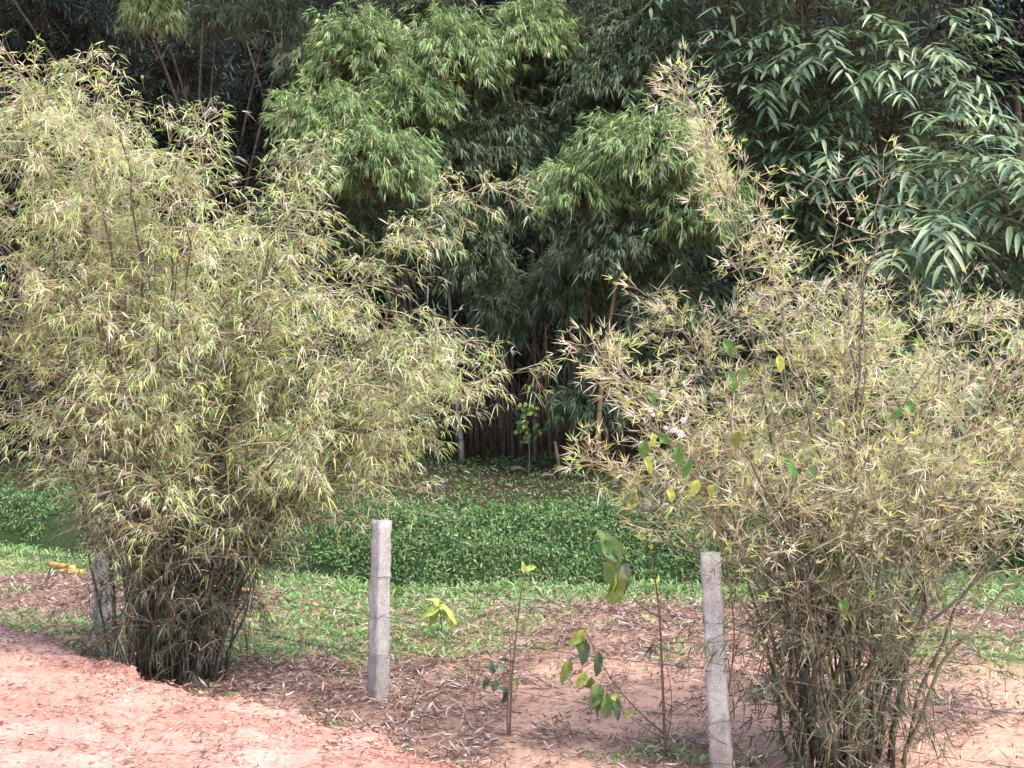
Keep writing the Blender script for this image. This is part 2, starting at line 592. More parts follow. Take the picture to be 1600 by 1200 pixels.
def foreground_clump(name, label, cat, base_c, base_r, tips, cfg, poly, free=()):
    """A clump whose culms rise from one foot and arch out to the given tips."""
    root = thing(name, label, cat, base_c)
    o = np.asarray(base_c, float)
    jit = cfg.get('jit', 14)

    def acc(P):
        px, py = proj(P)
        gap = noise2(P[:, 0] + .6 * P[:, 1], P[:, 2] - .5 * P[:, 1], cfg['seed'], .75, 3) + rng.normal(0, .12, len(P))   # open pockets between the sprays
        return inside(px + rng.normal(0, jit, px.shape), py + rng.normal(0, jit, px.shape), poly) & (gap > cfg['gap'])
    nt_ = len(tips)
    for i, tip in enumerate(list(tips) + list(free)):
        fr = i >= nt_
        fd = 1.0
        if fr and isinstance(tip, tuple):
            tip, fd = tip
        tip = np.asarray(tip, float)
        # culms that lean out stand on that side of the foot
        off = np.array([tip[0] - o[0], tip[1] - o[1]])
        off = np.clip(np.clip(off / 2.2, -1, 1) * .55 + rng.normal(0, .3, 2), -.95, .95) * base_r
        b = np.array([o[0] + off[0], o[1] + off[1], 0])
        b[2] = float(top_z(b[0:1], b[1:2])[0]) - .03
        H = tip[2] - b[2]
        hd = (tip - b) * np.array([1, 1, 0])
        arch = cfg['arch']
        p1 = b + hd * .10 + np.array([0, 0, H * .5])
        p2 = b + hd * .58 + np.array([0, 0, H * (.80 + arch)])
        npt = 16
        pts = bezier([b, p1, p2, tip], npt)
        pts[1:-1] += rng.normal(0, .022, (npt - 2, 3))
        seg = np.linalg.norm(np.diff(pts, axis=0), axis=1)
        length = seg.sum()
        r0 = cfg['r'] * rng.uniform(.45, 1.15)
        rad = np.linspace(1, .22, npt) * r0
        culm = obj('culm', tube_mesh('culm', cfg['culm_mat'][i % len(cfg['culm_mat'])], [(pts, rad)], 6, o), root)
        nodes = int(length / cfg['node'])
        t0 = cfg['t0'] if not fr else .5
        if fr:
            nodes = max(5, int(nodes * cfg.get('free_n', .8) * fd))
        t = np.sort(rng.uniform(t0, 1.0, nodes)) if not fr else np.linspace(t0, 1, nodes)
        if 'lowthin' in cfg:
            zt = np.interp(t, np.linspace(0, 1, npt), pts[:, 2])
            t = t[rng.random(len(t)) < np.clip(cfg['lowthin'](zt), .0, 1)]
        per = cfg['per'] if not fr else cfg.get('free_per', 2)
        t = np.repeat(t, per)
        tt = np.clip(t * (npt - 1), 0, npt - 1.001)
        k = tt.astype(int)
        f = (tt - k)[:, None]
        S = pts[k] * (1 - f) + pts[k + 1] * f
        tan = unit(pts[k + 1] - pts[k])
        R = unit(rng.normal(size=S.shape) * np.array([1, 1, .5]))
        D = unit(tan * cfg['b_tan'] + R * cfg['b_rad'] + np.array([0, 0, cfg['b_up']]))
        Ln = cfg['b_len'] * rng.uniform(.45, 1.25, len(S)) * (1.1 - .5 * t) * (.5 + .5 * sstep(.4, 1.5, S[:, 2]))
        if fr:
            Ln *= cfg.get('free_len', .55) * (.5 + .5 * fd) * (1.5 - t if cfg.get('free_taper') else 1)
        dr = cfg['b_droop'] * rng.uniform(.3, 1.4, len(S))
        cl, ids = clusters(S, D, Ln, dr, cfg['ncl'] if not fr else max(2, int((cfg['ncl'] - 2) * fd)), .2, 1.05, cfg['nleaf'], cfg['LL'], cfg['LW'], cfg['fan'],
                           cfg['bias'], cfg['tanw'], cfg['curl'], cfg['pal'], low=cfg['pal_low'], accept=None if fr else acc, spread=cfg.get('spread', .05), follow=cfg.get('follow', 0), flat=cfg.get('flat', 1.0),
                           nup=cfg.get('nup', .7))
        if len(ids):
            used = np.unique(ids)
            bp = branch_polys(S, D, Ln, dr, cfg.get('br', .0035), used, .97)
            obj('branches', tube_mesh('branches', cfg['twig_mat'], bp, 3, o), culm, 'stuff')
            obj('foliage', blade_mesh('foliage', cfg['leaf_mat'], blades(*cl), o), culm, 'stuff')
    # dead twigs and old leaf sheaths caught between the culms near the foot
    n_ = cfg['dead']
    st_ = np.stack([o[0] + rng.normal(0, .45, n_) * base_r[0] * 1.3, o[1] + rng.normal(0, .45, n_) * base_r[1] * 1.3, o[2] + rng.uniform(.05, 1.5, n_)], -1)
    dd = unit((st_ - o) * np.array([1.2, 1.2, 0]) + rng.normal(0, .45, (n_, 3)) + np.array([0, 0, .15]))
    ln_ = rng.uniform(.15, .6, n_)
    dp = rng.uniform(-.1, .5, n_)
    obj('dry_twigs', tube_mesh('dry_twigs', M_twig_dark, branch_polys(st_, dd, ln_, dp, .0035, range(n_), 1.0, 4), 3, o), root, 'stuff')
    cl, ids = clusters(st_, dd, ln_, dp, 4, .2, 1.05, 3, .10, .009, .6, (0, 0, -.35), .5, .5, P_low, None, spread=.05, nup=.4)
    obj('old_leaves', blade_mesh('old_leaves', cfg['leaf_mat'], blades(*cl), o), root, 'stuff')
    return root


def sample_tips(poly, n, y0, spread, ymin=None, ymax=None):
    out = []
    used = []
    gap = 140.0
    xs_ = [p[0] for p in poly]; ys_ = [p[1] for p in poly]
    cx = (min(xs_) + max(xs_)) / 2
    while len(out) < n:
        px = rng.uniform(min(xs_), max(xs_)); py = rng.uniform(ymin or min(ys_), ymax or max(ys_))
        if inside(np.array([px]), np.array([py]), poly)[0]:
            if used and min((px - q[0]) ** 2 + (py - q[1]) ** 2 for q in used) < gap * gap:
                gap *= .985
                continue
            used.append((px, py))
            e = 1 - .5 * abs(px - cx) / (max(xs_) - cx)
            out.append(at(px, py, y0 + rng.uniform(-1, 1) * spread * e))
    return out


P_left = Pal([((218, 226, 142), 3.6), ((194, 214, 130), 3.2), ((240, 230, 210), 2.0), ((232, 206, 200), 2.2), ((156, 190, 122), 4.2),
              ((120, 154, 110), 2.8), ((248, 242, 234), 1.5), ((222, 208, 108), .5), ((196, 150, 110), .15)], 1.0)
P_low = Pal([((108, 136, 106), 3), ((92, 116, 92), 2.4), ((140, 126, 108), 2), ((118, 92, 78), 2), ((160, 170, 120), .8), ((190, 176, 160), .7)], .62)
P_right = Pal([((220, 226, 134), 3.8), ((238, 224, 206), 2.6), ((230, 204, 198), 2.7), ((248, 240, 234), 1.9), ((168, 194, 120), 3.6),
               ((126, 154, 112), 1.0), ((202, 170, 136), .4)], .95)

POLY_L = [(-420, 190), (-200, 140), (-60, 135), (20, 118), (110, 120), (165, 150), (200, 200), (290, 195), (330, 220), (325, 300), (350, 335),
          (420, 295), (475, 235), (510, 245), (520, 300), (545, 340), (560, 425), (620, 455), (660, 495), (740, 520), (790, 550), (785, 570),
          (715, 575), (700, 605), (685, 650), (615, 690), (630, 740), (565, 775), (515, 830), (440, 890), (375, 960), (345, 1075),
          (150, 1065), (145, 930), (110, 780), (40, 735), (-150, 740), (-420, 700)]
left_tips = [p for p in sample_tips(POLY_L, 112, 10.3, 1.3, 110, 800) if proj(p)[0] > -230 and (proj(p)[0] > 60 or proj(p)[1] < 520)]
left_tips += [at(a_, b_, 10.2 + c_) for a_, b_, c_ in [(600, 520, .2), (660, 560, -.3), (690, 640, .1), (625, 700, -.4), (610, 750, .3), (540, 790, -.2), (480, 850, .2), (530, 650, -.7), (570, 590, -.6),
              (640, 610, .5), (560, 720, .5), (440, 380, .3), (500, 340, -.2), (520, 440, .3), (720, 535, 0), (600, 480, -.5), (640, 540, .1), (560, 500, .6), (590, 640, -.2), (650, 650, -.5), (680, 590, .4), (540, 560, .1), (670, 610, -.2), (570, 760, -.4), (500, 760, .3), (700, 560, .3), (460, 460, -.6)]]
left_free = [at(790, 288, 10.0), at(828, 580, 9.9), at(320, 196, 10.2), at(128, 98, 10.3), at(20, 105, 10.0), at(500, 228, 10.4),
             at(650, 765, 9.8), at(700, 655, 10.1), (at(770, 552, 10.3), .7), (at(725, 602, 9.7), .7), (at(705, 505, 10.5), .7), (at(668, 478, 10.2), .6), (at(690, 342, 10.2), .6), (at(622, 372, 9.9), .6),
             (at(170, 135, 9.9), .6), (at(60, 118, 10.5), .6), (at(240, 180, 10.4), .6), (at(645, 705, 10.2), .7)]
cfgL = dict(seed=101, dead=280, flat=.65, gap=-.14, arch=.14, r=.0145, culm_mat=[M_culm_dark], twig_mat=M_twig, leaf_mat=M_leaf_straw, node=.17, per=2, t0=.10, b_tan=.3, b_rad=1.0, b_up=.18,
            b_len=.72, b_droop=.34, ncl=9, nleaf=4, LL=.088, LW=.0068, fan=.6, bias=(0, 0, -.06), tanw=.35, curl=.5, spread=.12, follow=.55, pal_low=P_low, pal=P_left,
            nup=.62, lowthin=lambda z: .34 + .66 * sstep(.7, 1.8, z))
foreground_clump('bamboo_clump', 'large pale yellow-green bamboo clump with dark crowded culms beside the red path', 'bamboo',
                 base_on(258, 10.45), np.array([.44, .34]), left_tips, cfgL, POLY_L, left_free)

POLY_R = [(930, 545), (985, 530), (1030, 470), (1080, 480), (1125, 410), (1135, 350), (1200, 370), (1270, 385), (1340, 390), (1430, 430),
          (1490, 480), (1560, 470), (1700, 440), (1800, 700), (1750, 890), (1560, 890), (1480, 920), (1450, 1000), (1440, 1220), (1185, 1220),
          (1175, 1000), (1135, 900), (1100, 830), (1000, 765), (940, 710), (985, 690), (950, 640), (930, 600)]
right_tips = sample_tips(POLY_R, 46, 8.75, 1.05, 380, 840)
right_free = [(at(1065, 110, 8.5), .9), (at(1160, 250, 8.7), .5), (at(1380, 245, 8.6), .4), (at(1290, 290, 8.9), .45), (at(1365, 330, 8.3), .4), (at(1500, 455, 8.6), .5),
              at(912, 708, 8.3), at(918, 540, 8.5), at(1010, 462, 8.8), (at(1105, 210, 8.9), .75), (at(1540, 480, 8.4), .5)]
cfgR = dict(seed=102, dead=240, gap=-.2, arch=.03, r=.0135, culm_mat=[M_culm_fg, M_culm_dark, M_culm_dark, M_culm_fg], twig_mat=M_twig, leaf_mat=M_leaf_straw, node=.13, per=2, t0=.06, b_tan=.4, b_rad=1.0, b_up=.2, pal_low=P_low,
            b_len=.66, b_droop=.10, ncl=8, nleaf=5, LL=.085, LW=.0063, fan=.5, bias=(0, 0, .14), tanw=.35, curl=.10, spread=.15, follow=.7, pal=P_right,
            nup=.3, free_len=.42, free_n=.75, free_per=2, free_taper=True, lowthin=lambda z: .42 + .58 * sstep(.9, 1.6, z))
foreground_clump('bamboo_clump', 'spiky straw-coloured bamboo clump with open green culms behind the right post', 'bamboo',
                 base_on(1312, 8.3), np.array([.44, .32]), right_tips, cfgR, POLY_R, right_free)


# ------------------------------------------------------------------ tall bamboo behind: culms that end in drooping plumes
def plume(root, o, base, c, rx, ry, rz, nbr, leaf, pal, culm_mat, leaf_mat, culm_r=.035, LL=.19, LW=.022, simple=False, ncl=8, nleaf=5,
          bias=(0, -.1, -.45)):
    c = np.asarray(c, float)
    hd = (c - base) * np.array([1, 1, 0])
    H = c[2] - base[2]
    top = c + np.array([0, 0, rz * .35])
    pts = bezier([base, base + hd * .12 + np.array([0, 0, H * .55]), c + np.array([0, 0, -rz * .6]) - hd * .1, top], 14)
    rad = np.linspace(1, .25, 14) * culm_r
    culm = obj('culm', tube_mesh('culm', culm_mat, [(pts, rad)], 7, o), root)
    # branches from the upper culm out to a lumpy dome
    th = rng.uniform(0, 2 * math.pi, nbr)
    cz = rng.uniform(-.55, 1.0, nbr)
    rr = np.sqrt(1 - np.clip(cz, -.3, 1) ** 2)
    lump = 1 + .16 * np.sin(3 * th + rng.uniform(0, 6)) + .12 * np.sin(5 * th + 4 * cz + rng.uniform(0, 6))
    k = rng.uniform(.62, 1.05, nbr) * lump
    E = c + np.stack([rx * rr * np.cos(th) * k, ry * rr * np.sin(th) * k, rz * cz * k], -1)
    S = top + (rng.uniform(0, 1, (nbr, 1)) ** 1.3) * (c + np.array([0, 0, -rz * .5]) - top) + rng.normal(0, .03, (nbr, 3))
    V = E - S
    Ln = np.linalg.norm(V, axis=1)
    dr = rng.uniform(.2, .7, nbr)
    D = V / Ln[:, None] + np.array([0, 0, 1.0]) * dr[:, None]
    cl, ids = clusters(S, D, Ln, dr, ncl, .3, 1.03, nleaf, LL, LW, .38, bias, .7, .25, pal, None, spread=.1, nup=.6, twig=False)
    obj('branches', tube_mesh('branches', M_twig_dark, branch_polys(S, D, Ln, dr, .006, range(0, nbr), .9, 5), 3, o), culm, 'stuff')
    obj('foliage', blade_mesh('foliage', leaf_mat, blades(*cl, simple=simple), o), culm, 'stuff')
    return culm


P_mid_lit = Pal([((144, 176, 106), 3), ((168, 192, 118), 2.2), ((120, 150, 106), 2.4), ((192, 196, 154), 1.3), ((204, 184, 156), .4), ((104, 132, 108), 1.4)], .86)  # lighter greens put the light on the domes into their leaf colour
P_mid_shade = Pal([((112, 138, 102), 3), ((130, 152, 112), 2), ((94, 120, 98), 2.5), ((158, 164, 132), .8), ((172, 150, 122), .4)], .66)  # same foliage toned down, shade put into the leaf colour
P_back_shade = Pal([((66, 88, 70), 3), ((78, 100, 76), 2), ((54, 74, 64), 2), ((104, 104, 84), .4)], .26)  # deep-wood shade darkened into the leaf colour


def bare_culm(root, o, pts, r, mat):
    pts = np.asarray(pts, float)
    t = np.linspace(0, 1, 10)
    P = bezier([pts[0], pts[1], pts[2]], 10) if len(pts) == 3 else pts[0] + (pts[1] - pts[0]) * t[:, None]
    P[1:-1] += rng.normal(0, .012, (8, 3))
    obj('culm', tube_mesh('culm', mat, [(P, np.linspace(1, .35, 10) * r)], 7, o), root)


def tall_clump(label, bpx, by, plumes, pal, mat_c, leaf_mat=M_leaf_green, spread=.5, bares=(), culm_r=.035, LL=.145, LW=.0165, simple=True, dens=1.55,
               name='tall_bamboo', group='tall bamboos along the wood edge'):
    b0 = base_on(bpx, by)
    root = thing(name, label, 'bamboo', b0, group)
    for (px, py, y, rxp, rzp, *rest) in plumes:
        p = rest[0] if rest else pal
        c = at(px, py, y)
        s = y / F
        rx, rz = rxp * s, rzp * s
        b = b0 + np.array([rng.uniform(-1, 1) * spread, rng.uniform(-1, 1) * spread * .6, 0])
        b[2] = float(gh(b[0:1], b[1:2])[0]) - .05
        nbr = int(dens * (26 + 150 * rx * rz) * (1.35 if p is P_mid_lit else 1.0))
        plume(root, b0, b, c, rx, (rx + rz) * .5, rz, nbr, None, p, mat_c, leaf_mat, culm_r, LL, LW, simple)
    for q in bares:
        y = q[-1]
        P = [at(a_, b_, y) for a_, b_ in q[0]]
        bare_culm(root, b0, P, q[1], q[2])
    return root


tall_clump('green feathery bamboo whose two bright domes overhang the dark hollow', 640, 20.8,
           [(505, 205, 18.8, 85, 80), (590, 262, 18.5, 105, 85), (560, 85, 19.8, 85, 75), (478, 300, 19.2, 70, 80, P_mid_shade), (640, 350, 19.3, 65, 75, P_mid_shade),
            (560, 380, 19.6, 80, 80, P_mid_shade), (640, 165, 19.6, 80, 65), (500, 110, 20.4, 60, 60, P_mid_shade)],
           P_mid_lit, M_culm_dark,
           bares=[([(606, 740), (604, 500), (612, 330)], .035, M_culm_yellow, 20.0), ([(665, 735), (640, 500), (618, 360)], .03, M_culm_dark, 20.5),
                  ([(722, 735), (712, 520), (690, 380)], .045, M_culm_pale, 20.6), ([(690, 735), (668, 560), (640, 380)], .03, M_culm_dark, 21.0),
                  ([(640, 735), (628, 560), (624, 380)], .03, M_culm_dark, 21.2), ([(748, 735), (735, 560), (715, 350)], .03, M_culm_dark, 21.3)])
tall_clump('pale-topped feathery bamboo at the upper centre between the other domes', 770, 21.3,
           [(705, 95, 20.0, 105, 85), (765, 235, 20.6, 110, 90, P_mid_shade), (745, 400, 20.0, 60, 90, P_mid_shade), (780, 500, 20.0, 50, 80, P_mid_shade), (650, 20, 21, 90, 70, P_mid_shade),
            (800, 330, 20.8, 90, 90, P_mid_shade), (700, -130, 21, 130, 100), (830, 60, 20.3, 80, 70), (700, 250, 20.2, 80, 70, P_mid_shade)],
           P_mid_lit, M_culm_dark,
           bares=[([(838, 740), (834, 560), (832, 380)], .035, M_culm_dark, 20.6), ([(860, 740), (852, 560), (845, 330)], .03, M_culm_yellow, 21.0),
                  ([(800, 740), (802, 560), (790, 360)], .028, M_culm_dark, 21.2)])
tall_clump('bright green bamboo dome on orange culms right of centre', 925, 20.2,
           [(1015, 245, 18.2, 125, 78), (905, 300, 18.4, 85, 55), (1085, 330, 18.4, 75, 95), (965, 390, 18.6, 105, 85, P_mid_shade), (1035, 480, 19, 85, 80, P_mid_shade),
            (885, 460, 19.6, 75, 80, P_mid_shade), (915, 640, 19.2, 60, 50, P_mid_shade), (1070, 590, 19.4, 70, 80, P_mid_shade), (975, 545, 19.5, 70, 60, P_mid_shade)],
           P_mid_lit, M_culm_olive,
           bares=[([(915, 735), (912, 560), (922, 430)], .05, M_culm_yellow, 19.5), ([(935, 735), (932, 600), (985, 285)], .045, M_culm_yellow, 18.7),
                  ([(950, 735), (940, 620), (930, 480)], .04, M_culm_yellow, 19.6)])
tall_clump('shadowed grey-green bamboo rising out of frame above the bright dome', 1020, 22.3,
           [(895, 85, 21, 105, 100), (1005, 65, 20.4, 95, 105), (1025, 185, 20.8, 85, 80), (850, 170, 21.4, 85, 75), (940, -120, 21, 140, 110), (930, 200, 20.6, 90, 70), (960, 130, 20.2, 90, 70), (1060, 110, 20.0, 70, 80)],
           P_mid_shade, M_culm_yellow)
tall_clump('dark leaning bamboo at the upper left with a pale hanging spray', 300, 23.0,
           [(240, 15, 20.0, 50, 48, P_mid_lit), (425, 25, 21.0, 50, 45), (120, -190, 19.5, 230, 120), (330, -200, 19.5, 200, 130), (520, -150, 20.5, 150, 110),
            (-80, -120, 20.0, 200, 150), (340, 35, 21.5, 60, 45), (160, 60, 22.0, 90, 60, P_back_shade), (60, 20, 21.5, 80, 50, P_back_shade), (290, 110, 22.2, 70, 50, P_back_shade), (480, 90, 22.0, 60, 70), (380, 190, 22.5, 60, 50, P_back_shade), (420, 260, 22, 70, 60, P_back_shade)],
           P_mid_shade, M_culm_dark, spread=1.2, simple=True, dens=1.0,
           bares=[([(540, 700), (440, 260), (210, -60)], .03, M_culm_dark, 22.5), ([(520, 700), (470, 250), (330, -80)], .035, M_culm_dark, 22.8),
                  ([(540, 700), (470, 200), (395, -80)], .03, M_culm_olive, 22.2),
                  ([(470, 700), (445, 300), (436, -60)], .02, M_culm_pale, 22.4)])
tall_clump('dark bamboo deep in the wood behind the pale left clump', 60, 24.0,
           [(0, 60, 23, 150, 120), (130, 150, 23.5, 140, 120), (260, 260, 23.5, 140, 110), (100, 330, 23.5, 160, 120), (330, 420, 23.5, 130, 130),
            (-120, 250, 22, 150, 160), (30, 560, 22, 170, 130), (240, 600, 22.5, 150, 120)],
           P_back_shade, M_culm_dark, M_leaf_dark, spread=2.0, simple=True, LL=.24, LW=.03, dens=.5)
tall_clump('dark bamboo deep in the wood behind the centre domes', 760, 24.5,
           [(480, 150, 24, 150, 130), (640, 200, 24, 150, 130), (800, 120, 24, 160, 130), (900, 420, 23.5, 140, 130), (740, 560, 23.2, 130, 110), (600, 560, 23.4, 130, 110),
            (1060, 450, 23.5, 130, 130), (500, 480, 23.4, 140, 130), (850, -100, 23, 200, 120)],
           P_back_shade, M_culm_dark, M_leaf_dark, spread=2.5, simple=True, LL=.24, LW=.03, dens=.5)


# ------------------------------------------------------------------ broad-leaved bamboo on the right
def leaf_unit(name, mat, curl, col, ns=5, fold=.12, wave=0.0):
    """Leaf of unit length along +X, unit width along Y, normal +Z, folded along its midrib and curved down."""
    t = np.linspace(0, 1, ns + 1)
    wd = np.sin(np.pi * np.clip(t, 0, 1) ** .72) ** .8 * .5
    wd[0] = .03; wd[-1] = 0.004
    V, Lp = [], []
    for i in range(ns + 1):
        z = -curl * t[i] ** 2
        x = t[i] - .25 * curl * curl * t[i] ** 3
        wv = wave * math.sin(9 * t[i] + 1)
        V += [(x, wd[i], z + fold * wd[i] + wv * wd[i]), (x, 0, z), (x, -wd[i], z + fold * wd[i] - wv * wd[i] * .8)]
    for i in range(ns):
        a_ = i * 3
        Lp += [a_, a_ + 1, a_ + 4, a_ + 3, a_ + 1, a_ + 2, a_ + 5, a_ + 4]
    n = len(V)
    return build_mesh(name, V, Lp, np.full(ns * 2, 4), mat, None, {'col': np.repeat(np.asarray(col)[None], n, 0)}, smooth=True)


def leaf_matrix(P, D, N, L, W):
    D = Vector(D).normalized()
    S = Vector(N).cross(D).normalized()
    Nn = D.cross(S)
    M = Matrix(((D.x * L, S.x * W, Nn.x * L, P[0]), (D.y * L, S.y * W, Nn.y * L, P[1]), (D.z * L, S.z * W, Nn.z * L, P[2]), (0, 0, 0, 1)))
    return M


P_broad = Pal([((142, 166, 122), 3), ((116, 144, 106), 3), ((164, 184, 138), 2.0), ((98, 126, 96), 1.6), ((160, 170, 122), .4)], .74)
broad_units = [leaf_unit('leaf', M_leaf_broad, cu, P_broad.pick(1)[0]) for cu in (.1, .22, .36) for _ in range(5)]


def broad_clump(label, b0, mounds, LL, LW, nspray, culms, per=9, spl=.62):
    root = thing('broad_leaved_bamboo', label, 'bamboo', b0, 'broad-leaved bamboos on the right')
    o = np.asarray(b0, float)
    for q in culms:
        P = [at(a_, b_, q[-1]) for a_, b_ in q[0]]
        bare_culm(root, o, P, q[1], q[2])
    allp = []
    for (px, py, y, rxp, rzp) in mounds:
        c = at(px, py, y)
        s = y / F
        rx, rz = rxp * s, rzp * s
        ry = (rx + rz) * .5
        n = max(6, int(nspray * rx * rz))
        th = rng.uniform(0, 2 * math.pi, n)
        cz = rng.uniform(-.7, 1, n)
        rr = np.sqrt(1 - cz ** 2)
        out = np.stack([rr * np.cos(th), rr * np.sin(th), cz], -1)
        k = rng.uniform(.35, 1, (n, 1))
        E = c + out * np.array([rx, ry, rz]) * k
        d = unit(out * np.array([1, 1, .35]) + np.array([0, -.3, .08]) + rng.normal(0, .35, (n, 3)))
        # spray stalk, joined to the mound's own culm
        b = np.array([o[0] + rng.uniform(-.6, .6), o[1] + rng.uniform(-.3, .3), o[2] - .05])
        top = c + np.array([0, 0, rz * .3])
        pts = bezier([b, b + np.array([0, 0, (top[2] - b[2]) * .6]), c + np.array([0, 0, -rz * .5]), top], 12)
        culm = obj('culm', tube_mesh('culm', M_culm_pale, [(pts, np.linspace(.04, .012, 12))], 7, o), root)
        Ls = spl * rng.uniform(.7, 1.2, n)
        dro = rng.uniform(.1, .55, n)
        bp = []
        for i in range(n):
            tt = np.linspace(0, 1, 5)[:, None]
            f_ = rng.uniform(.55, .98) * 11
            k_ = int(f_)
            st = pts[k_] + (pts[min(k_ + 1, 11)] - pts[k_]) * (f_ - k_)
            bp.append((np.concatenate([bezier([st, (st + E[i]) / 2 + np.array([0, 0, .1]), E[i]], 4),
                                       E[i] + d[i] * Ls[i] * tt[1:] + np.array([0, 0, -1]) * dro[i] * Ls[i] * tt[1:] ** 2]),
                       np.linspace(.006, .002, 8)))
        obj('branches', tube_mesh('branches', M_twig_dark, bp, 3, o), culm, 'stuff')
        # leaves: two ranks along each spray, larger in the middle, a fan at the end
        s_ = np.linspace(.1, 1, per)
        for kx, ss in enumerate(s_):
            P = E + d * (Ls * ss)[:, None] + np.array([0, 0, -1]) * (dro * Ls * ss ** 2)[:, None]
            tan = unit(d + np.array([0, 0, -1]) * (2 * dro * ss)[:, None])
            side = unit(np.cross(tan, np.array([0, 0, 1.0])) + 1e-4)
            sg = 1 if kx % 2 else -1
            sp = 1.15 - .6 * ss
            D = unit(tan * (1 - .3 * sp) + side * sg * sp + np.array([0, 0, -.12]) + rng.normal(0, .13, P.shape))
            N = unit(np.cross(side, tan) * .8 + np.array([0, -.25, .8]) + rng.normal(0, .16, P.shape))
            N = np.where((N[:, 2:3] < 0), -N, N)
            L = LL * rng.uniform(.75, 1.15, n) * (1 - .25 * abs(ss - .6))
            W = LW * rng.uniform(.8, 1.15, n)
            for i in range(n):
                allp.append((P[i], D[i], N[i], L[i], W[i], culm))
    # the 300 leaves that show largest are objects of their own, the rest one foliage part
    P = np.array([a_[0] for a_ in allp]); D = np.array([a_[1] for a_ in allp]); N = np.array([a_[2] for a_ in allp])
    L = np.array([a_[3] for a_ in allp]); W = np.array([a_[4] for a_ in allp])
    px, py = proj(P + D * L[:, None] * .5)
    view = unit(P - np.array([0, 0, CAMZ]))
    size = L * W * np.abs((np.cross(np.cross(N, D), D) * view).sum(1)) / P[:, 1] ** 2
    near = P[:, 1] - P[:, 1].min()
    score = size / size.max() - .22 * near
    score[(px < 0) | (px > 1600) | (py < 0) | (py > 640)] = -99
    order = np.argsort(-score)
    big = order[:300]
    big = big[score[big] > -90]
    rest = np.setdiff1d(np.arange(len(P)), big)
    for i in big:
        lo = obj('leaf', broad_units[rng.integers(len(broad_units))], root)
        lo.matrix_local = leaf_matrix(P[i] - o, D[i], N[i], L[i], W[i])
    cl = (P[rest], D[rest], N[rest], L[rest], W[rest] * 1.0, rng.uniform(.05, .35, len(rest)), P_broad.pick(len(rest)))
    obj('foliage', blade_mesh('foliage', M_leaf_broad, blades(*cl, grav=False), o), root, 'stuff')
    return root


broad_clump('tall broad-leaved bamboo with drooping fans at the upper right', base_on(1270, 21.0),
            [(1180, 110, 19.8, 100, 110), (1300, 80, 19.0, 110, 110), (1430, 120, 18.4, 110, 120), (1490, 220, 18.2, 80, 80), (1340, 250, 18.8, 110, 100),
             (1200, 300, 19.8, 100, 120), (1290, 400, 19.8, 110, 110), (1150, 440, 20.3, 70, 110), (1420, 320, 19.3, 80, 70), (1250, -110, 19.5, 130, 110),
             (1430, -90, 19.0, 130, 100), (1400, 440, 20.5, 110, 90), (1240, 200, 20.6, 120, 120), (1150, 560, 20.5, 90, 110), (1330, 540, 20.5, 120, 110),
             (1110, -60, 20.5, 110, 100)],
            .31, .055, 105,
            [([(1196, 735), (1196, 400), (1192, -60)], .04, M_culm_pale, 20.3), ([(1230, 735), (1235, 400), (1250, -60)], .04, M_culm_dark, 20.8),
             ([(1270, 735), (1262, 400), (1222, 60)], .035, M_culm_dark, 20.9)])
broad_clump('nearer broad-leaved bamboo with large glossy fronds at the right edge', base_on(1730, 15.6),
            [(1540, 265, 14.6, 70, 40), (1480, 345, 14.6, 60, 35), (1580, 350, 14.8, 60, 70), (1440, 395, 15.0, 50, 35), (1560, 450, 14.9, 60, 60), (1620, 280, 14.8, 90, 70),
             (1590, 560, 14.8, 60, 70), (1660, 450, 15.2, 90, 100), (1550, 640, 15.2, 60, 60), (1680, 640, 15.2, 90, 110)],
            .36, .062, 115, [], per=12, spl=.9)

# dark round-leaved tree in the top right corner
tb = base_on(1600, 24.0)
tree = thing('dark_tree', 'dark small-leaved tree in the top right corner behind the bamboo', 'tree', tb)
tt = at(1585, 60, 23.2)
trunk = bezier([tb - np.array([0, 0, .1]), tb + np.array([.2, 0, 2.5]), tt + np.array([0, 0, -1.5]), tt], 10)
tr = obj('trunk', tube_mesh('trunk', M_culm_dark, [(trunk, np.linspace(.16, .05, 10))], 8, tb), tree)
n = 90
dirs = unit(rng.normal(size=(n, 3)))
S = np.repeat(tt[None], n, 0) + rng.normal(0, .15, (n, 3))
Ln = rng.uniform(.5, 2.0, n)
dr = rng.uniform(0, .3, n)
cl, ids = clusters(S, dirs, Ln, dr, 9, .3, 1, 7, .13, .075, .8, (0, 0, -.1), .4, .1, Pal([((56, 76, 74), 3), ((44, 62, 62), 2)], .5), None, spread=.22, twig=False)
obj('limbs', tube_mesh('limbs', M_culm_dark, branch_polys(S, dirs, Ln, dr, .015, range(n), .9), 3, tb), tree, 'stuff')
obj('crown', blade_mesh('crown', M_leaf_broad, blades(*cl), tb), tree, 'stuff')

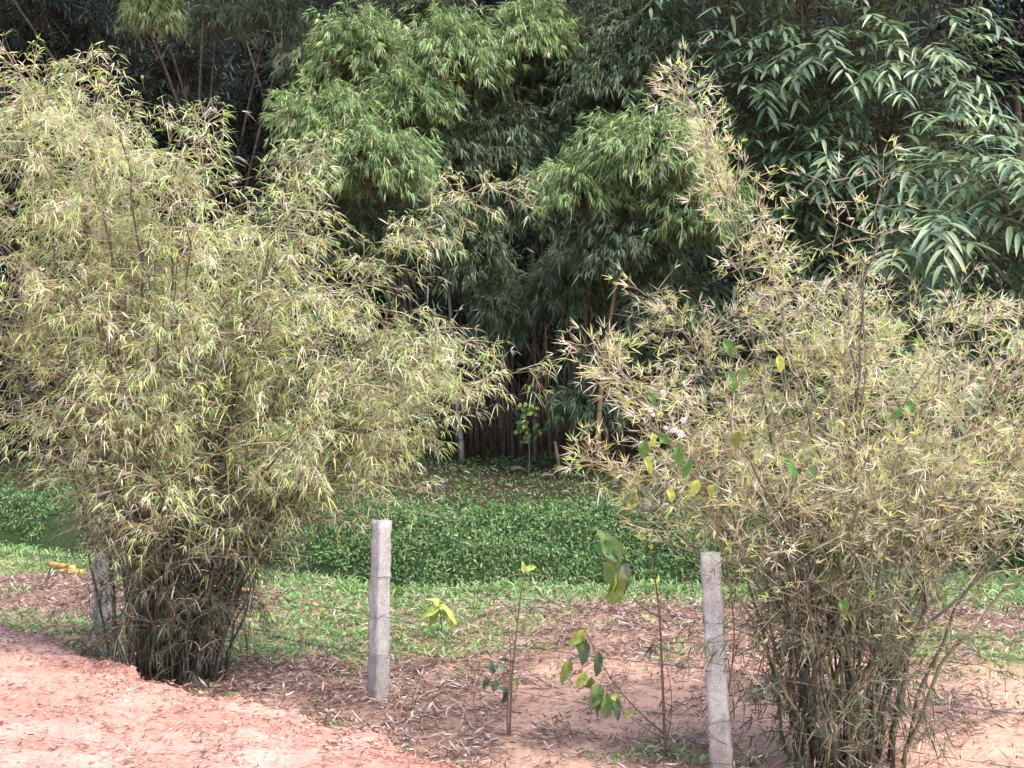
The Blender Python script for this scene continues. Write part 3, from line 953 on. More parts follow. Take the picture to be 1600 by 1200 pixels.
# ------------------------------------------------------------------ the wood behind: one mass of dark leaves
n = 78000
P = np.stack([rng.uniform(-14, 14, n), rng.uniform(23.8, 27, n), rng.uniform(.5, 15, n)], -1)
hug = rng.random(n) < .6                                   # most of it hangs on the added steep slope behind
P[hug, 1] = rng.uniform(26.0, 35.0, hug.sum())
P[hug, 2] = gh(P[hug, 0], P[hug, 1]) + rng.uniform(.1, 1.6, hug.sum())
keep = noise2(P[:, 0] + P[:, 1] * .7, P[:, 2], 55, 2.4, 3) + rng.normal(0, .3, n) > -.55
P = P[keep]
n = len(P)
D = unit(rng.normal(size=(n, 3)) * .6 + np.array([0, -.2, -.6]))
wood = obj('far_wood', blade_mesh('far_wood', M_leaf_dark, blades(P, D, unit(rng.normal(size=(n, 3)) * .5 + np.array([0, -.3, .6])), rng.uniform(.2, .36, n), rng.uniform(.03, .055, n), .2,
                                                                       P_back_shade.pick(n), simple=True)), None, 'stuff')
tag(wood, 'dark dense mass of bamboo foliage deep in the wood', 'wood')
# tangle of thin dry stems and hanging leaves under the canopy
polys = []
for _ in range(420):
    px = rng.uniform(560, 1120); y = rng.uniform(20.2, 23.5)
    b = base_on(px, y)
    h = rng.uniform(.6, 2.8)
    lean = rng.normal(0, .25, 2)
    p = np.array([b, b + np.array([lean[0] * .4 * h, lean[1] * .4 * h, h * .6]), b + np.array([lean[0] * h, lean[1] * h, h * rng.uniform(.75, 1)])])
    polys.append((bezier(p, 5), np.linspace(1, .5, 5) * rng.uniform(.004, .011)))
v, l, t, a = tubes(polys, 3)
dry = obj('dry_stems', build_mesh('dry_stems', v, l, t, M_twig_dark, None, {'along': a}), None, 'stuff')  # dark brown carries the hollow's shade in its colour
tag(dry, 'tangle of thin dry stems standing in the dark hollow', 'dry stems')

# ------------------------------------------------------------------ plants that cover the ground
# creeping cover on the far bank
n = 120000
x = rng.uniform(-8.5, 8.5, n); dyy = np.where(rng.random(n) < .62, rng.uniform(.0, 1.7, n), rng.uniform(1.2, 6.5, n))
y = ditch_y(x) + dyy
keep = (noise2(x, y, 61, 1.3, 3) + 1.15 - .8 * sstep(1.2, 3.6, dyy) + rng.normal(0, .2, n) > 0)
keep &= ~((x < -3.2) & (noise2(x, y, 64, 1.1, 2) > .15))          # broken by weeds and grass towards the left
keep &= ~((dyy < .32) & (noise2(x, y, 62, .8, 2) > .6))
x, y, dyy = x[keep], y[keep], dyy[keep]
n = len(x)
puff = (.06 + .22 * np.clip(noise2(x, y, 63, .5, 3) + .6, 0, 1.6) * .6) * (1 - .5 * sstep(1.2, 2.5, dyy))
P = np.stack([x, y, gh(x, y) + rng.uniform(0, 1, n) ** .6 * puff], -1)
nrm = np.array([0, -.75, .65]) * (1 - sstep(1.0, 1.5, dyy))[:, None] + np.array([0, -.15, 1]) * sstep(1.0, 1.5, dyy)[:, None]
N = unit(nrm + rng.normal(0, .5, (n, 3)))
D = unit(np.cross(N, rng.normal(size=(n, 3))) + np.array([0, -.2, -.25]))
P_cov = Pal([((114, 156, 80), 3), ((92, 132, 68), 3), ((144, 182, 98), 1.8), ((56, 96, 54), 1.4), ((160, 150, 110), .45)], .56)
gcv = obj('ground_cover', blade_mesh('ground_cover', M_cover, blades(P, D, N, rng.uniform(.026, .066, n), rng.uniform(.012, .028, n), .2, P_cov.pick(n), simple=True)), None, 'stuff')
tag(gcv, 'dense dark green creeping plants on the far ditch bank', 'ground cover')

# grass on the field
n = 270000
x = rng.uniform(-7.5, 7.0, n); y = rng.uniform(8.2, 17.5, n)
g_, l_, b_ = cover_maps(x, y)
tuft = noise2(x, y, 71, .35, 2)
keep = (rng.random(n) < g_ * (.25 + .75 * sstep(-.3, .5, tuft))) & (path_v(x, y) < -.05) & (y < ditch_y(x) + .05) | (rng.random(n) < np.where(x < -3.2, .35, .07)) & (y > ditch_y(x)) & (y < ditch_y(x) + 2.2) & (tuft > 0)
keep &= (np.abs(x) < .40 * y + .3)
x, y, tuft = x[keep], y[keep], tuft[keep]
n = len(x)
yd = ditch_y(x)
tall = sstep(-1.2, -.3, y - yd) * (1 - .4 * (y > yd))
L = rng.uniform(.06, .14, n) * (1 + .7 * np.clip(tuft, 0, 1)) + tall * rng.uniform(.10, .30, n) + rng.uniform(.05, .25, n) * (x > 3.9) * sstep(12.8, 13.5, y)
P = np.stack([x, y, gh(x, y) - .01], -1)
D = unit(rng.normal(0, .55, (n, 3)) * np.array([1, 1, .3]) + np.array([0, 0, .75]))
P_gr = Pal([((150, 196, 120), 3.4), ((178, 212, 142), 2.4), ((124, 168, 102), 2.2), ((200, 198, 152), 1.4), ((214, 200, 178), 1.2)], .76)
gr = obj('grass', blade_mesh('grass', M_grass, blades(P, D, rng.normal(size=(n, 3)), L, rng.uniform(.010, .020, n), .5, P_gr.pick(n))), None, 'stuff')
tag(gr, 'light green grass and low weeds growing on the field', 'grass')

# dry leaf litter on the field, the terrace and the path
n = 350000
x = rng.uniform(-7.5, 7.5, n); y = np.where(rng.random(n) < .85, rng.uniform(7.6, 15, n), rng.uniform(15, 22, n))
g_, l_, b_ = cover_maps(x, y)
patch = .25 + .75 * sstep(-.5, .5, noise2(x, y, 81, .6, 3))
keep = (rng.random(n) < l_ * patch) & (path_v(x, y) < -.06) & (np.abs(x) < .40 * y + .3)
x, y = x[keep], y[keep]
n = len(x)
P = np.stack([x, y, gh(x, y) + .004 + rng.uniform(0, 1, n) ** 2 * .07], -1)
a_ = rng.uniform(0, 6.283, n)
D = unit(np.stack([np.cos(a_), np.sin(a_), rng.normal(.06, .30, n)], -1))
P_lit = Pal([((190, 162, 150), 3), ((156, 124, 114), 3.2), ((114, 86, 80), 2.8), ((230, 210, 202), 2.2), ((80, 60, 56), 2.0), ((206, 170, 140), .8)], .76)
lt = obj('leaf_litter', blade_mesh('leaf_litter', M_litter, blades(P, D, unit(rng.normal(0, .4, (n, 3)) + np.array([0, 0, 1])), rng.uniform(.04, .13, n), rng.uniform(.006, .013, n),
                                                                   rng.uniform(-.15, .2, n), P_lit.pick(n), simple=True)), None, 'stuff')
tag(lt, 'pinkish brown dry bamboo leaves strewn over the field', 'leaf litter')
n = 60000
x = rng.uniform(-5.5, 1.5, n); y = rng.uniform(5.0, 12.5, n)
pv = path_v(x, y)
keep = (pv > .02) & (rng.random(n) < .25 + .75 * sstep(-.2, .5, noise2(x, y, 85, .7, 3)) + .5 * (pv < .6))
x, y = x[keep], y[keep]
n = len(x)
P = np.stack([x, y, path_z(x, y) + .005 + rng.uniform(0, .015, n)], -1)
a_ = rng.uniform(0, 6.283, n)
D = unit(np.stack([np.cos(a_), np.sin(a_), rng.normal(0.02, .12, n)], -1))
P_pl = Pal([((178, 124, 110), 3), ((146, 98, 88), 2.6), ((226, 192, 178), 1.6), ((108, 74, 68), 1.8)], .72)
lt = obj('path_litter', blade_mesh('path_litter', M_litter, blades(P, D, unit(rng.normal(0, .35, (n, 3)) + np.array([0, 0, 1])), rng.uniform(.015, .075, n), rng.uniform(.004, .010, n),
                                                                   rng.uniform(-.1, .15, n), P_pl.pick(n))), None, 'stuff')
tag(lt, 'thin scatter of dry leaves lying on the red path', 'leaf litter')

# ------------------------------------------------------------------ granite posts and barbed wire
m, nt, bs, out = nodes_of('hewn_granite')
n1 = noise_node(nt, 14, 8, .7)
n2 = noise_node(nt, 120, 4, .8)
c = ramp(nt, n1, [(.25, tuple(lin((156, 152, 147)) * .88)), (.55, tuple(lin((192, 187, 182)) * .9)), (.8, tuple(lin((220, 216, 212)) * .92))])
c = mixrgb(nt, 'MULTIPLY', .9, c, ramp(nt, noise_node(nt, 4.5, 5, .65), [(.32, (.62, .62, .58)), (.5, (1, 1, 1)), (.7, (1.15, 1.14, 1.12))]))
c = mixrgb(nt, 'MULTIPLY', .8, c, ramp(nt, n2, [(.36, (.35, .33, .33)), (.48, (1, 1, 1)), (.66, (1.3, 1.3, 1.3))]))
tc = nt.nodes.new('ShaderNodeTexCoord'); sx = nt.nodes.new('ShaderNodeSeparateXYZ')
nt.links.new(tc.outputs['Object'], sx.inputs[0])
ma = nt.nodes.new('ShaderNodeMath'); ma.operation = 'MULTIPLY_ADD'
nt.links.new(n1, ma.inputs[0]); ma.inputs[1].default_value = -.3
nt.links.new(sx.outputs['Z'], ma.inputs[2])
c = mixrgb(nt, 'MIX', ramp(nt, ma.outputs[0], [(.0, (.42, .42, .42)), (.16, (0, 0, 0))]), c, tuple(lin((160, 130, 112)) * .6))   # splashed soil at the foot
nt.links.new(c, bs.inputs['Base Color'])
bs.inputs['Roughness'].default_value = .9
bump(nt, bs, n2, .8, .012)
M_granite = m
m, nt, bs, out = nodes_of('galvanised_wire')
c = ramp(nt, noise_node(nt, 30, 3), [(.35, tuple(lin((96, 88, 84)) * .8)), (.65, tuple(lin((150, 148, 150)) * .8))])
nt.links.new(c, bs.inputs['Base Color'])
bs.inputs['Metallic'].default_value = .6
bs.inputs['Roughness'].default_value = .5
M_wire = m


def granite_post(label, base, top, width, rot, seed):
    base = np.asarray(base, float); top = np.asarray(top, float)
    root = thing('granite_post', label, 'fence post', base, 'granite fence posts')
    nz, ns = 26, 6
    g = np.random.default_rng(seed)
    ring = []
    for side in range(4):
        for k in range(ns):
            f = -1 + 2 * k / ns
            ring.append([(f, -1), (1, f), (-f, 1), (-1, -f)][side])
    ring = np.array(ring, float)
    corner = np.where(np.abs(ring).min(1) > .9, .97, 1.0)
    ring *= corner[:, None]
    V = []
    H = top[2] - base[2] + .15
    cr, sr = math.cos(rot), math.sin(rot)
    ph = g.uniform(0, 6.28, 8)
    for i in range(nz + 1):
        f = i / nz
        w = width * .5 * (1.06 - .16 * f) * np.array([1 + .04 * math.sin(5 * f + ph[0]) + .02 * math.sin(14 * f + ph[1]), 1 + .04 * math.sin(6 * f + ph[2]) + .02 * math.sin(17 * f + ph[3])])
        ctr = base + np.array([0, 0, -.15]) + (top - base) * np.array([1, 1, 0]) * f + np.array([0, 0, H * f])
        r = ring * w + g.normal(0, .0032, ring.shape)
        chip = g.random(len(ring)) < .22
        r[chip & (corner < 1)] *= .90
        x_, y_ = r[:, 0] * cr - r[:, 1] * sr, r[:, 0] * sr + r[:, 1] * cr
        z_ = np.full(len(r), 0.0) + (g.normal(0, .006, len(r)) if i == nz else 0)
        V.append(np.stack([ctr[0] + x_, ctr[1] + y_, ctr[2] + z_], -1))
    k = len(ring)
    V = np.concatenate(V + [(ctr + np.array([0, 0, .006]))[None]])
    i, j = np.meshgrid(np.arange(nz), np.arange(k), indexing='ij')
    q = np.stack([i * k + j, i * k + (j + 1) % k, (i + 1) * k + (j + 1) % k, (i + 1) * k + j], -1).reshape(-1)
    tri = np.stack([nz * k + np.arange(k), nz * k + (np.arange(k) + 1) % k, np.full(k, (nz + 1) * k)], -1).reshape(-1)
    me = build_mesh('shaft', V, np.concatenate([q, tri]), np.concatenate([np.full(nz * k, 4), np.full(k, 3)]), M_granite, base)
    obj('shaft', me, root)
    hts = [.30, .52, .74, .92]
    for h in hts:
        f = 1 - h
        ctr = base + (top - base) * f
        w = width * .5 * (1.06 - .16 * f) * 1.06
        pr = []
        for a_, b_ in ((-1, -1), (1, -1), (1, 1), (-1, 1), (-1, -1)):
            pr.append(ctr + np.array([w * (a_ * cr - b_ * sr), w * (a_ * sr + b_ * cr), .012 * g.normal()]))
        obj('wire_tie', tube_mesh('wire_tie', M_wire, [(np.array(pr), .0022)], 4, base), root)
    return root, [base + (top - base) * (1 - h) for h in hts]


b1 = base_on(588, 9.72); t1 = at(596, 814, 9.72)
b2 = base_on(1133, 8.22); t2 = at(1110, 864, 8.22)
b0 = base_on(158, 12.1); t0_ = at(158, 745, 12.1)
_, a1 = granite_post('grey granite post left of centre standing clear on the dry leaves', b1, t1, .112, math.radians(42), 1)
_, a2 = granite_post('granite post at the foot of the straw-coloured bamboo', b2, t2, .118, math.radians(-17), 2)
_, a0 = granite_post('pale granite post half hidden behind the big left clump', b0, t0_, .125, math.radians(30), 3)
aE = [p + np.array([2.4, -1.45, 0]) for p in a2]
aW = [p + np.array([-3.2, 1.9, .02]) for p in a0]


def strand(p, q, label, sag):
    o = p
    t = np.linspace(0, 1, 40)[:, None]
    polys = []
    for s_ in (-1, 1):
        P = p + (q - p) * t + np.array([0, 0, -sag]) * 4 * t * (1 - t)
        tw = t[:, 0] * 60
        P = P + .0016 * np.stack([np.zeros(40), np.cos(tw + s_ * 1.57), np.sin(tw + s_ * 1.57)], -1)
        polys.append((P, .0013))
    root = thing('barbed_wire', label, 'wire', o, 'barbed wire strands of the fence')
    obj('strand', tube_mesh('strand', M_wire, polys, 4, o), root)
    L = np.linalg.norm(q - p)
    bp = []
    for f in np.arange(.1, L, .14) / L:
        c_ = p + (q - p) * f + np.array([0, 0, -sag]) * 4 * f * (1 - f)
        for _ in range(2):
            d = unit(rng.normal(size=3)) * .014
            bp.append((np.array([c_ - d, c_, c_ + d]), .0011))
    obj('barbs', tube_mesh('barbs', M_wire, bp, 3, o), root, 'stuff')


ORD = ['top', 'second', 'third']
for k in range(3):
    strand(a1[k], a2[k], ORD[k] + ' barbed wire strand between the two clear granite posts', .03 + .02 * k)
    strand(a0[k], a1[k], ORD[k] + ' barbed wire strand from the hidden post to the clear left one', .04)
    strand(a2[k], aE[k], ORD[k] + ' barbed wire strand running right from the right-hand post', .03)
for k in range(2):
    strand(aW[k], a0[k], ORD[k] + ' barbed wire strand at the left edge before the green bank', .05)

# ------------------------------------------------------------------ saplings
def big_leaf_material(name):
    m, nt, bs, out = nodes_of(name)
    a = nt.nodes.new('ShaderNodeAttribute'); a.attribute_name = 'col'
    tc = nt.nodes.new('ShaderNodeTexCoord')
    sp = nt.nodes.new('ShaderNodeSeparateXYZ')
    nt.links.new(tc.outputs['Object'], sp.inputs[0])
    ab = nt.nodes.new('ShaderNodeMath'); ab.operation = 'ABSOLUTE'
    nt.links.new(sp.outputs['Y'], ab.inputs[0])
    mu = nt.nodes.new('ShaderNodeMath'); mu.operation = 'MULTIPLY_ADD'
    nt.links.new(ab.outputs[0], mu.inputs[0]); mu.inputs[1].default_value = -.28
    nt.links.new(sp.outputs['X'], mu.inputs[2])
    m2 = nt.nodes.new('ShaderNodeMath'); m2.operation = 'MULTIPLY'
    nt.links.new(mu.outputs[0], m2.inputs[0]); m2.inputs[1].default_value = 75
    sn = nt.nodes.new('ShaderNodeMath'); sn.operation = 'SINE'
    nt.links.new(m2.outputs[0], sn.inputs[0])
    nz = noise_node(nt, 4, 5)
    c = mixrgb(nt, 'MULTIPLY', .7, a.outputs['Color'], ramp(nt, nz, [(.3, (.6, .6, .5)), (.7, (1.2, 1.2, 1.1))]))
    c = mixrgb(nt, 'MULTIPLY', .12, c, ramp(nt, sn.outputs[0], [(.4, (1, 1, 1)), (1.0, (.6, .65, .5))]))
    nt.links.new(c, bs.inputs['Base Color'])
    bs.inputs['Roughness'].default_value = .42
    bump(nt, bs, sn.outputs[0], .12, .015)
    tr = nt.nodes.new('ShaderNodeBsdfTranslucent')
    nt.links.new(c, tr.inputs['Color'])
    mx = nt.nodes.new('ShaderNodeMixShader'); mx.inputs['Fac'].default_value = .3
    nt.links.new(bs.outputs['BSDF'], mx.inputs[1]); nt.links.new(tr.outputs['BSDF'], mx.inputs[2])
    nt.links.new(mx.outputs['Shader'], out.inputs['Surface'])
    return m


M_big = big_leaf_material('sapling_leaf')
LEAFC = {'green': (118, 146, 84), 'olive': (124, 140, 68), 'yellow': (164, 178, 88), 'dark': (86, 106, 78), 'grey': (140, 152, 140), 'lime': (196, 214, 110), 'mid': (96, 140, 76)}
BIG = {}
for k, c_ in LEAFC.items():
    c_ = tuple(min(235, v * 1.1 + 6) for v in c_)
    for cu in (.1, .35):
        BIG[k, cu] = leaf_unit('leaf', M_big, cu * 1.7, lin(c_) * .75, 8, .35, .3)


def px_poly(pts, y, dys=None):
    return np.array([at(p[0], p[1], y + (dys[i] if dys else 0)) for i, p in enumerate(pts)])


def smooth_poly(P, n):
    d = np.concatenate([[0], np.cumsum(np.linalg.norm(np.diff(P, axis=0), axis=1))])
    t = np.linspace(0, d[-1], n)
    Q = np.stack([np.interp(t, d, P[:, i]) for i in range(3)], -1)
    for _ in range(2):
        Q[1:-1] = (Q[:-2] + 2 * Q[1:-1] + Q[2:]) / 4
    return Q


def add_leaf(parent, o, p0, p1, y, wpx, kind, curl=.1, face=(0, -1, .35), dy=0.0, holder=None):
    """Leaf from its stalk pixel p0 to its tip pixel p1 at distance y; dy tips the blade towards or away."""
    A = at(p0[0], p0[1], y); B = at(p1[0], p1[1], y + dy)
    D = B - A
    L = np.linalg.norm(D)
    N = np.asarray(face, float) + rng.normal(0, .25, 3)
    lo = obj('leaf', BIG[kind, curl], parent)
    lo.matrix_local = leaf_matrix(A - o, D, N, L, wpx * y / F)
    src = holder if holder is not None else parent
    if src.data is not None:                                # leaf stalk back to the nearest point of the stem
        co = np.empty(len(src.data.vertices) * 3, np.float32)
        src.data.vertices.foreach_get('co', co)
        co = co.reshape(-1, 3)
        a0_ = A - o
        q = co[np.argmin(((co - a0_) ** 2).sum(1))].astype(float)
        if np.linalg.norm(q - a0_) > .004:
            P = bezier([q, (q + a0_) / 2 + np.array([0, 0, .15 * np.linalg.norm(q - a0_)]), a0_], 5)
            obj('leaf_stalk', tube_mesh('leaf_stalk', M_stem, [(P, .0017)], 4), parent)
    return lo


def stem(name, parent, o, pts, y, r0, r1, mat, n=14, dys=None):
    P = smooth_poly(px_poly(pts, y, dys), n)
    return obj(name, tube_mesh(name, mat, [(P, np.linspace(r0, r1, n))], 6, o), parent)


M_stem = culm_material('sapling_bark', (96, 74, 58), (138, 112, 90), (80, 62, 50), .1)

# tall sapling
y = 8.55
o = base_on(1043, y)
s2 = thing('sapling', 'tall thin sapling with big drooping leaves left of the right post', 'sapling', o)
ob = proj(o[None]); oy = float(ob[1][0])
st = stem('stem', s2, o, [(1043, oy + 6), (1038, 1150), (1035, 1060), (1031, 960), (1022, 890), (1012, 840), (1004, 790), (1000, 752)], y, .011, .0035, M_stem, 22)
br = stem('branch', s2, o, [(1030, 964), (1005, 952), (985, 930), (972, 905)], y, .005, .003, M_stem, 10, [0, -.03, -.06, -.1])
for p0, p1, w_, k, cu in [((968, 880), (934, 824), 30, 'green', .1), ((958, 860), (925, 850), 24, 'mid', .35), ((972, 900), (951, 945), 26, 'olive', .1), ((970, 890), (958, 950), 24, 'yellow', .1),
                          ((974, 900), (965, 948), 22, 'olive', .35), ((978, 880), (974, 930), 20, 'grey', .1), ((965, 868), (945, 915), 26, 'green', .1), ((960, 856), (948, 890), 22, 'grey', .35)]:
    add_leaf(br, o, p0, p1, y - .1, w_, k, cu, dy=rng.uniform(-.04, .04))
br = stem('branch', s2, o, [(1036, 1145), (1000, 1115), (960, 1070), (930, 1020), (915, 985)], y, .0055, .003, M_stem, 12, [0, -.04, -.08, -.12, -.15])
for p0, p1, w_, k, cu in [((915, 985), (890, 1008), 18, 'yellow', .1), ((912, 990), (900, 1020), 20, 'olive', .1), ((915, 1000), (910, 1042), 18, 'dark', .1), ((892, 1030), (876, 1070), 17, 'olive', .1),
                          ((936, 1018), (932, 1060), 15, 'dark', .1), ((915, 1050), (901, 1074), 15, 'yellow', .1), ((924, 1058), (914, 1086), 18, 'olive', .35), ((938, 1068), (922, 1110), 22, 'green', .1),
                          ((944, 1082), (922, 1120), 15, 'dark', .35), ((948, 1082), (947, 1126), 19, 'green', .1), ((962, 1090), (966, 1128), 14, 'dark', .1), ((955, 1085), (970, 1095), 12, 'yellow', .1)]:
    add_leaf(br, o, p0, p1, y - .12, w_, k, cu, dy=rng.uniform(-.04, .04))
br = stem('branch', s2, o, [(1036, 1155), (1010, 1140), (985, 1120), (965, 1105)], y, .004, .0025, M_stem, 8)
add_leaf(br, o, (975, 1120), (992, 1112), y, 10, 'yellow', .1)
stem('branch', s2, o, [(1040, 1165), (1050, 1120), (1050, 1080), (1040, 1035)], y, .004, .002, M_stem, 10)
br = stem('branch', s2, o, [(1003, 785), (996, 772), (986, 764)], y, .003, .002, M_stem, 6)
for p0, p1, w_, k, cu in [((988, 758), (963, 790), 24, 'green', .1), ((984, 770), (972, 815), 20, 'olive', .35), ((992, 770), (980, 800), 18, 'yellow', .1), ((1000, 752), (975, 748), 14, 'lime', .1), ((1004, 760), (1022, 800), 16, 'grey', .1)]:
    add_leaf(br, o, p0, p1, y, w_, k, cu, dy=rng.uniform(-.03, .03))
for p0, p1 in [((1010, 832), (996, 822)), ((1012, 838), (1020, 824)), ((1010, 842), (990, 836)), ((1014, 850), (1020, 858))]:
    add_leaf(s2, o, p0, p1, y, 8, 'lime', .1)

# small twiggy sapling
y = 8.95
o = base_on(796, y)
oy = float(proj(o[None])[1][0])
s1 = thing('sapling', 'small twiggy sapling with curled dark leaves midway between the posts', 'sapling', o)
stem('stem', s1, o, [(796, oy + 5), (798, 1110), (800, 1050), (806, 1000), (812, 940), (818, 900), (822, 890)], y, .009, .004, M_stem, 18)
stem('stem', s1, o, [(794, oy + 4), (792, 1110), (797, 1060), (799, 1030), (796, 990), (794, 965)], y - .02, .008, .0025, M_stem, 14)
for p0, p1, w_, k, cu in [((820, 892), (838, 884), 11, 'lime', .1), ((820, 896), (816, 876), 8, 'lime', .1), ((818, 905), (812, 912), 6, 'yellow', .1)]:
    add_leaf(s1, o, p0, p1, y, w_, k, cu)
br = stem('branch', s1, o, [(799, 1068), (785, 1058), (772, 1052)], y, .003, .002, M_stem, 6)
for p0, p1, w_, k, cu in [((772, 1052), (764, 1034), 12, 'dark', .35), ((766, 1060), (750, 1078), 9, 'dark', .35), ((774, 1062), (772, 1082), 13, 'dark', .1), ((784, 1052), (782, 1036), 10, 'grey', .35),
                          ((790, 1076), (786, 1102), 12, 'dark', .1), ((798, 1080), (774, 1074), 8, 'grey', .1), ((800, 1062), (812, 1070), 9, 'olive', .1), ((797, 1032), (778, 1030), 6, 'dark', .35)]:
    add_leaf(br, o, p0, p1, y, w_, k, cu, dy=rng.uniform(-.03, .03))
stem('branch', s1, o, [(820, 896), (800, 898), (770, 912)], y, .002, .001, M_twig, 8)
stem('branch', s1, o, [(822, 894), (845, 898), (866, 906)], y, .002, .001, M_twig, 8)

# pale seedling
y = 11.9
o = base_on(690, y)
oy = float(proj(o[None])[1][0])
s3 = thing('seedling', 'yellow-green seedling with five leaves in the grass right of the clear post', 'seedling', o)
s3s = stem('stem', s3, o, [(690, oy + 3), (690, 970), (686, 948)], y, .006, .004, M_stem, 8)
for p0, p1, w_, k in [((686, 948), (676, 930), 13, 'lime'), ((686, 948), (716, 962), 13, 'lime'), ((686, 950), (658, 962), 12, 'lime'), ((687, 954), (664, 982), 12, 'yellow'), ((688, 956), (714, 978), 11, 'yellow')]:
    add_leaf(s3, o, p0, p1, y, w_, k, .35, dy=rng.uniform(-.1, .02), face=(0, -.6, .8), holder=s3s)
y = 12.4
o = base_on(1012, y)
oy = float(proj(o[None])[1][0])
s4 = thing('seedling', 'slight pale seedling on the dry mound behind the tall sapling', 'seedling', o)
stem('stem', s4, o, [(1012, oy + 3), (1014, 960), (1022, 930), (1026, 912)], y, .005, .003, M_twig, 8)
for p0, p1, w_, k in [((1014, 962), (1000, 958), 8, 'lime'), ((1014, 965), (1032, 972), 8, 'lime'), ((1014, 970), (1004, 980), 7, 'yellow'), ((1026, 912), (1016, 904), 7, 'lime'), ((1026, 912), (1030, 898), 6, 'lime')]:
    add_leaf(s4, o, p0, p1, y, w_, k, .1)

# bright young shrub in the hollow
y = 19.3
o = base_on(824, y)
oy = float(proj(o[None])[1][0])
s5 = thing('young_shrub', 'small bright green shrub alone in the dark hollow', 'shrub', o)
stem('stem', s5, o, [(826, oy + 3), (828, 700), (822, 660), (820, 628)], y, .012, .005, M_stem, 10)
for k in range(46):
    f = rng.random()
    cx, cy = 822 + rng.normal(0, 9), 630 + f * 60
    add_leaf(s5, o, (cx, cy), (cx + rng.uniform(-13, 13), cy + rng.uniform(-4, 13)), y + rng.uniform(-.25, .1), rng.uniform(5, 8), rng.choice(['mid', 'lime', 'green', 'mid']), .35)

# ------------------------------------------------------------------ climbers in the right clump, one of them in white flower
m, nt, bs, out = nodes_of('white_petal')
c = ramp(nt, noise_node(nt, 60, 2), [(.3, (.75, .72, .70)), (.7, (.85, .84, .82))])
nt.links.new(c, bs.inputs['Base Color'])
bs.inputs['Roughness'].default_value = .7
M_white = m


def flower_head(parent, o, px, py, y, rpx):
    c_ = at(px, py, y)
    r = rpx * y / F
    n = 60
    d = unit(rng.normal(size=(n, 3)))
    B = blades(np.repeat(c_[None], n, 0), d, rng.normal(size=(n, 3)), r * rng.uniform(.7, 1.1, n), r * .35, .1, np.full((n, 3), .8))
    obj('flower_head', build_mesh('flower_head', B[0], B[1], B[2], M_white, o), parent)


y = 8.0
o = base_on(1120, 8.35)
v1 = thing('flowering_climber', 'broad-leaved climber with white flower heads on the left side of the spiky bamboo', 'climber', o)
oy = float(proj(o[None])[1][0])
cl_st = stem('stem', v1, o, [(1120, oy), (1150, 1000), (1135, 860), (1105, 770), (1060, 700), (1010, 655), (980, 615)], y, .006, .003, M_stem, 24, [.35, .2, 0, 0, 0, 0, 0])
for px, py, r_ in [(1062, 676, 10), (1052, 672, 7), (1068, 656, 8), (1016, 640, 7), (1036, 612, 6), (978, 620, 5), (1002, 692, 5), (1040, 668, 6), (1020, 648, 5)]:
    flower_head(v1, o, px, py, y - rng.uniform(0, .15), r_ * .75)
for px, py, L_, w_, k in [(1005, 705, 34, 16, 'mid'), (1020, 690, 26, 14, 'lime'), (1015, 730, 30, 12, 'lime'), (1060, 715, 38, 16, 'mid'), (1072, 735, 36, 14, 'mid'), (1150, 690, 32, 17, 'olive'),
                          (1085, 765, 30, 16, 'lime'), (1050, 775, 24, 14, 'lime'), (1040, 690, 26, 13, 'mid'), (1020, 625, 22, 10, 'mid'), (980, 632, 20, 8, 'lime'), (1110, 770, 26, 14, 'yellow')]:
    a_ = rng.uniform(.6, 2.3)
    add_leaf(v1, o, (px - L_ * .5 * math.cos(a_), py - L_ * .5), (px + L_ * .5 * math.cos(a_), py + L_ * .5 * math.sin(a_)), y - rng.uniform(0, .2), w_, k, .35, holder=cl_st)
o = base_on(1250, 8.3)
oy = float(proj(o[None])[1][0])
v2 = thing('leafy_climber', 'round-leaved green climber scattered through the middle of the spiky bamboo', 'climber', o)
v2s = stem('stem', v2, o, [(1250, oy), (1235, 950), (1240, 800), (1225, 680), (1180, 580), (1140, 540)], 8.0, .005, .003, M_stem, 20, [.3, .15, 0, 0, 0, 0])
stem('branch', v2, o, [(1240, 800), (1330, 720), (1400, 660), (1430, 640)], 8.0, .004, .002, M_stem, 12)
for px, py, L_, w_, k in [(1242, 742, 30, 24, 'mid'), (1275, 748, 34, 26, 'dark'), (1230, 720, 22, 18, 'green'), (1140, 545, 30, 15, 'mid'), (1148, 600, 38, 17, 'mid'), (1160, 585, 26, 14, 'green'),
                          (1220, 570, 30, 14, 'lime'), (1425, 640, 26, 14, 'mid'), (1400, 650, 22, 14, 'mid'), (1320, 950, 26, 16, 'mid')]:
    a_ = rng.uniform(.6, 2.5)
    add_leaf(v2, o, (px - L_ * .5 * math.cos(a_), py - L_ * .5), (px + L_ * .5 * math.cos(a_), py + L_ * .5 * math.sin(a_)), 7.9 - rng.uniform(0, .25), w_, k, .35, holder=v2s)

# ------------------------------------------------------------------ fallen pieces
M_yellow = culm_material('yellow_cut_culm', (214, 160, 84), (232, 190, 110), (150, 110, 60), .16)


def fallen(p0, p1, y0, y1, r, label, mat=M_yellow, name='fallen_culm', lift=.0):
    A = base_on(p0, y0); B = base_on(p1, y1)
    A[2] += r + .01 + lift; B[2] += r + .01 + lift
    t = np.linspace(0, 1, 8)[:, None]
    P = A + (B - A) * t
    rad = np.full(8, r); rad[[2, 5]] *= 1.12
    o_ = (A + B) / 2 - np.array([0, 0, r])
    ob_ = obj(name, tube_mesh(name, mat, [(P, rad)], 9, o_))
    ob_.location = [float(v) for v in o_]
    tag(ob_, label, 'bamboo piece')


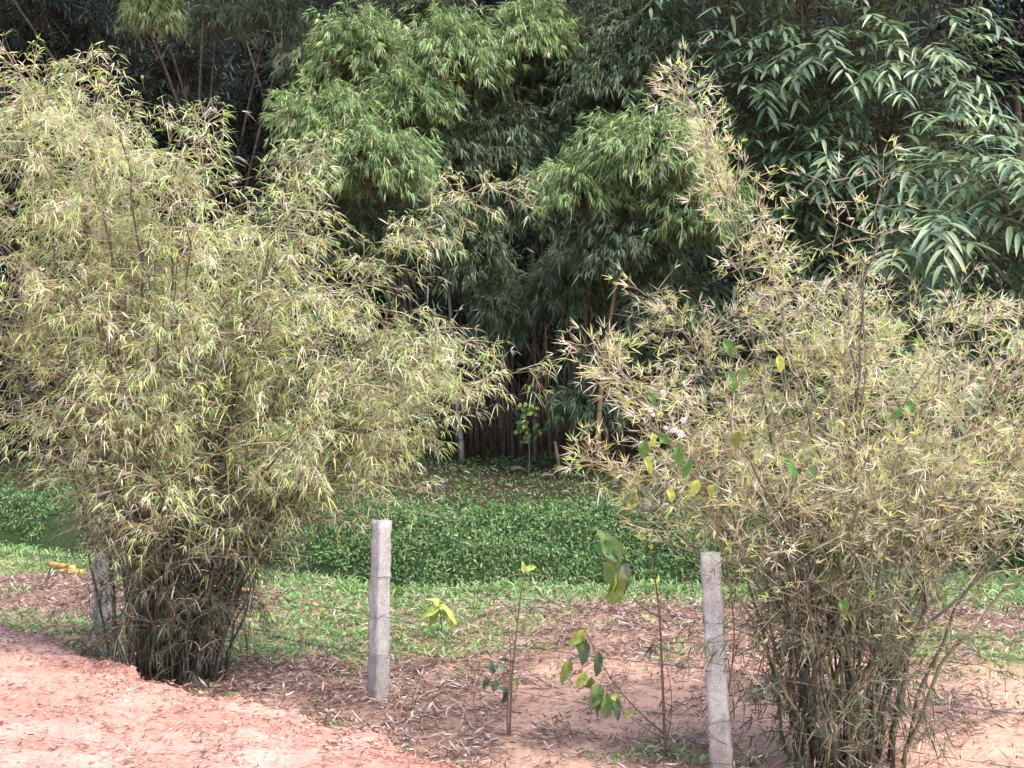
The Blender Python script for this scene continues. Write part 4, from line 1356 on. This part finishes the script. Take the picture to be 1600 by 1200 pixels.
fallen(74, 112, 15.9, 15.45, .032, 'upper of two cut yellow bamboo pieces on the litter at the left')
fallen(88, 128, 15.25, 15.2, .03, 'lower of two cut yellow bamboo pieces on the litter at the left')
fallen(330, 392, 14.3, 14.1, .028, 'yellow bamboo piece lying behind the foot of the left clump')
# pale stake and dry sheaths in the hollow
b = base_on(874, 19.0)
stk = obj('dead_stake', tube_mesh('dead_stake', M_twig_dark, [(np.array([b + np.array([0, 0, -.1]), b + np.array([-.015, 0, .25]), b + np.array([-.06, .02, .52])]), np.array([.03, .028, .022]))], 7, b))
stk.location = [float(v) for v in b]
tag(stk, 'short brown dead stake standing at the edge of the hollow', 'stake')
sheath_me = leaf_unit('dry_sheath', M_litter, .25, lin((150, 118, 98)) * .6, 6, .3)
for px, y, lab in [(856, 18.9, 'curled brown culm sheath beside the dead stake'), (808, 19.4, 'pale dry sheath lying left of the dead stake')]:
    b = base_on(px, y)
    so = obj('dry_sheath', sheath_me)
    so.matrix_world = leaf_matrix(b + np.array([-.1, 0, .05]), (1, rng.uniform(-.3, .3), .15), (0, -.5, .8), .24, .07)
    tag(so, lab, 'sheath')

# crumbled clods of red earth along the path's broken edge
n = 1400
u = rng.uniform(-3, 6, n); vv = rng.normal(-.02, .16, n)
x = P_EDGE0[0] + P_DIR[0] * u - P_N[0] * vv; y = P_EDGE0[1] + P_DIR[1] * u - P_N[1] * vv
r_ = rng.uniform(.004, .016, n) * np.where(rng.random(n) < .06, 2.2, 1)
c_ = np.stack([x, y, top_z(x, y) + r_ * .4], -1)
oc = np.array([[1, 0, 0], [0, 1, 0], [-1, 0, 0], [0, -1, 0], [0, 0, .8], [0, 0, -.8]], float)
V = c_[:, None] + (oc[None] * rng.uniform(.6, 1.3, (n, 6, 1)) + rng.normal(0, .15, (n, 6, 3))) * r_[:, None, None]
pat = np.array([0, 1, 4, 1, 2, 4, 2, 3, 4, 3, 0, 4, 1, 0, 5, 2, 1, 5, 3, 2, 5, 0, 3, 5])
cl_ = obj('earth_clods', build_mesh('earth_clods', V.reshape(-1, 3), (np.arange(n)[:, None] * 6 + pat).ravel(), np.full(n * 8, 3), path.data.materials[0]), None, 'stuff')
tag(cl_, 'crumbled red earth clods along the broken path edge', 'earth clods')
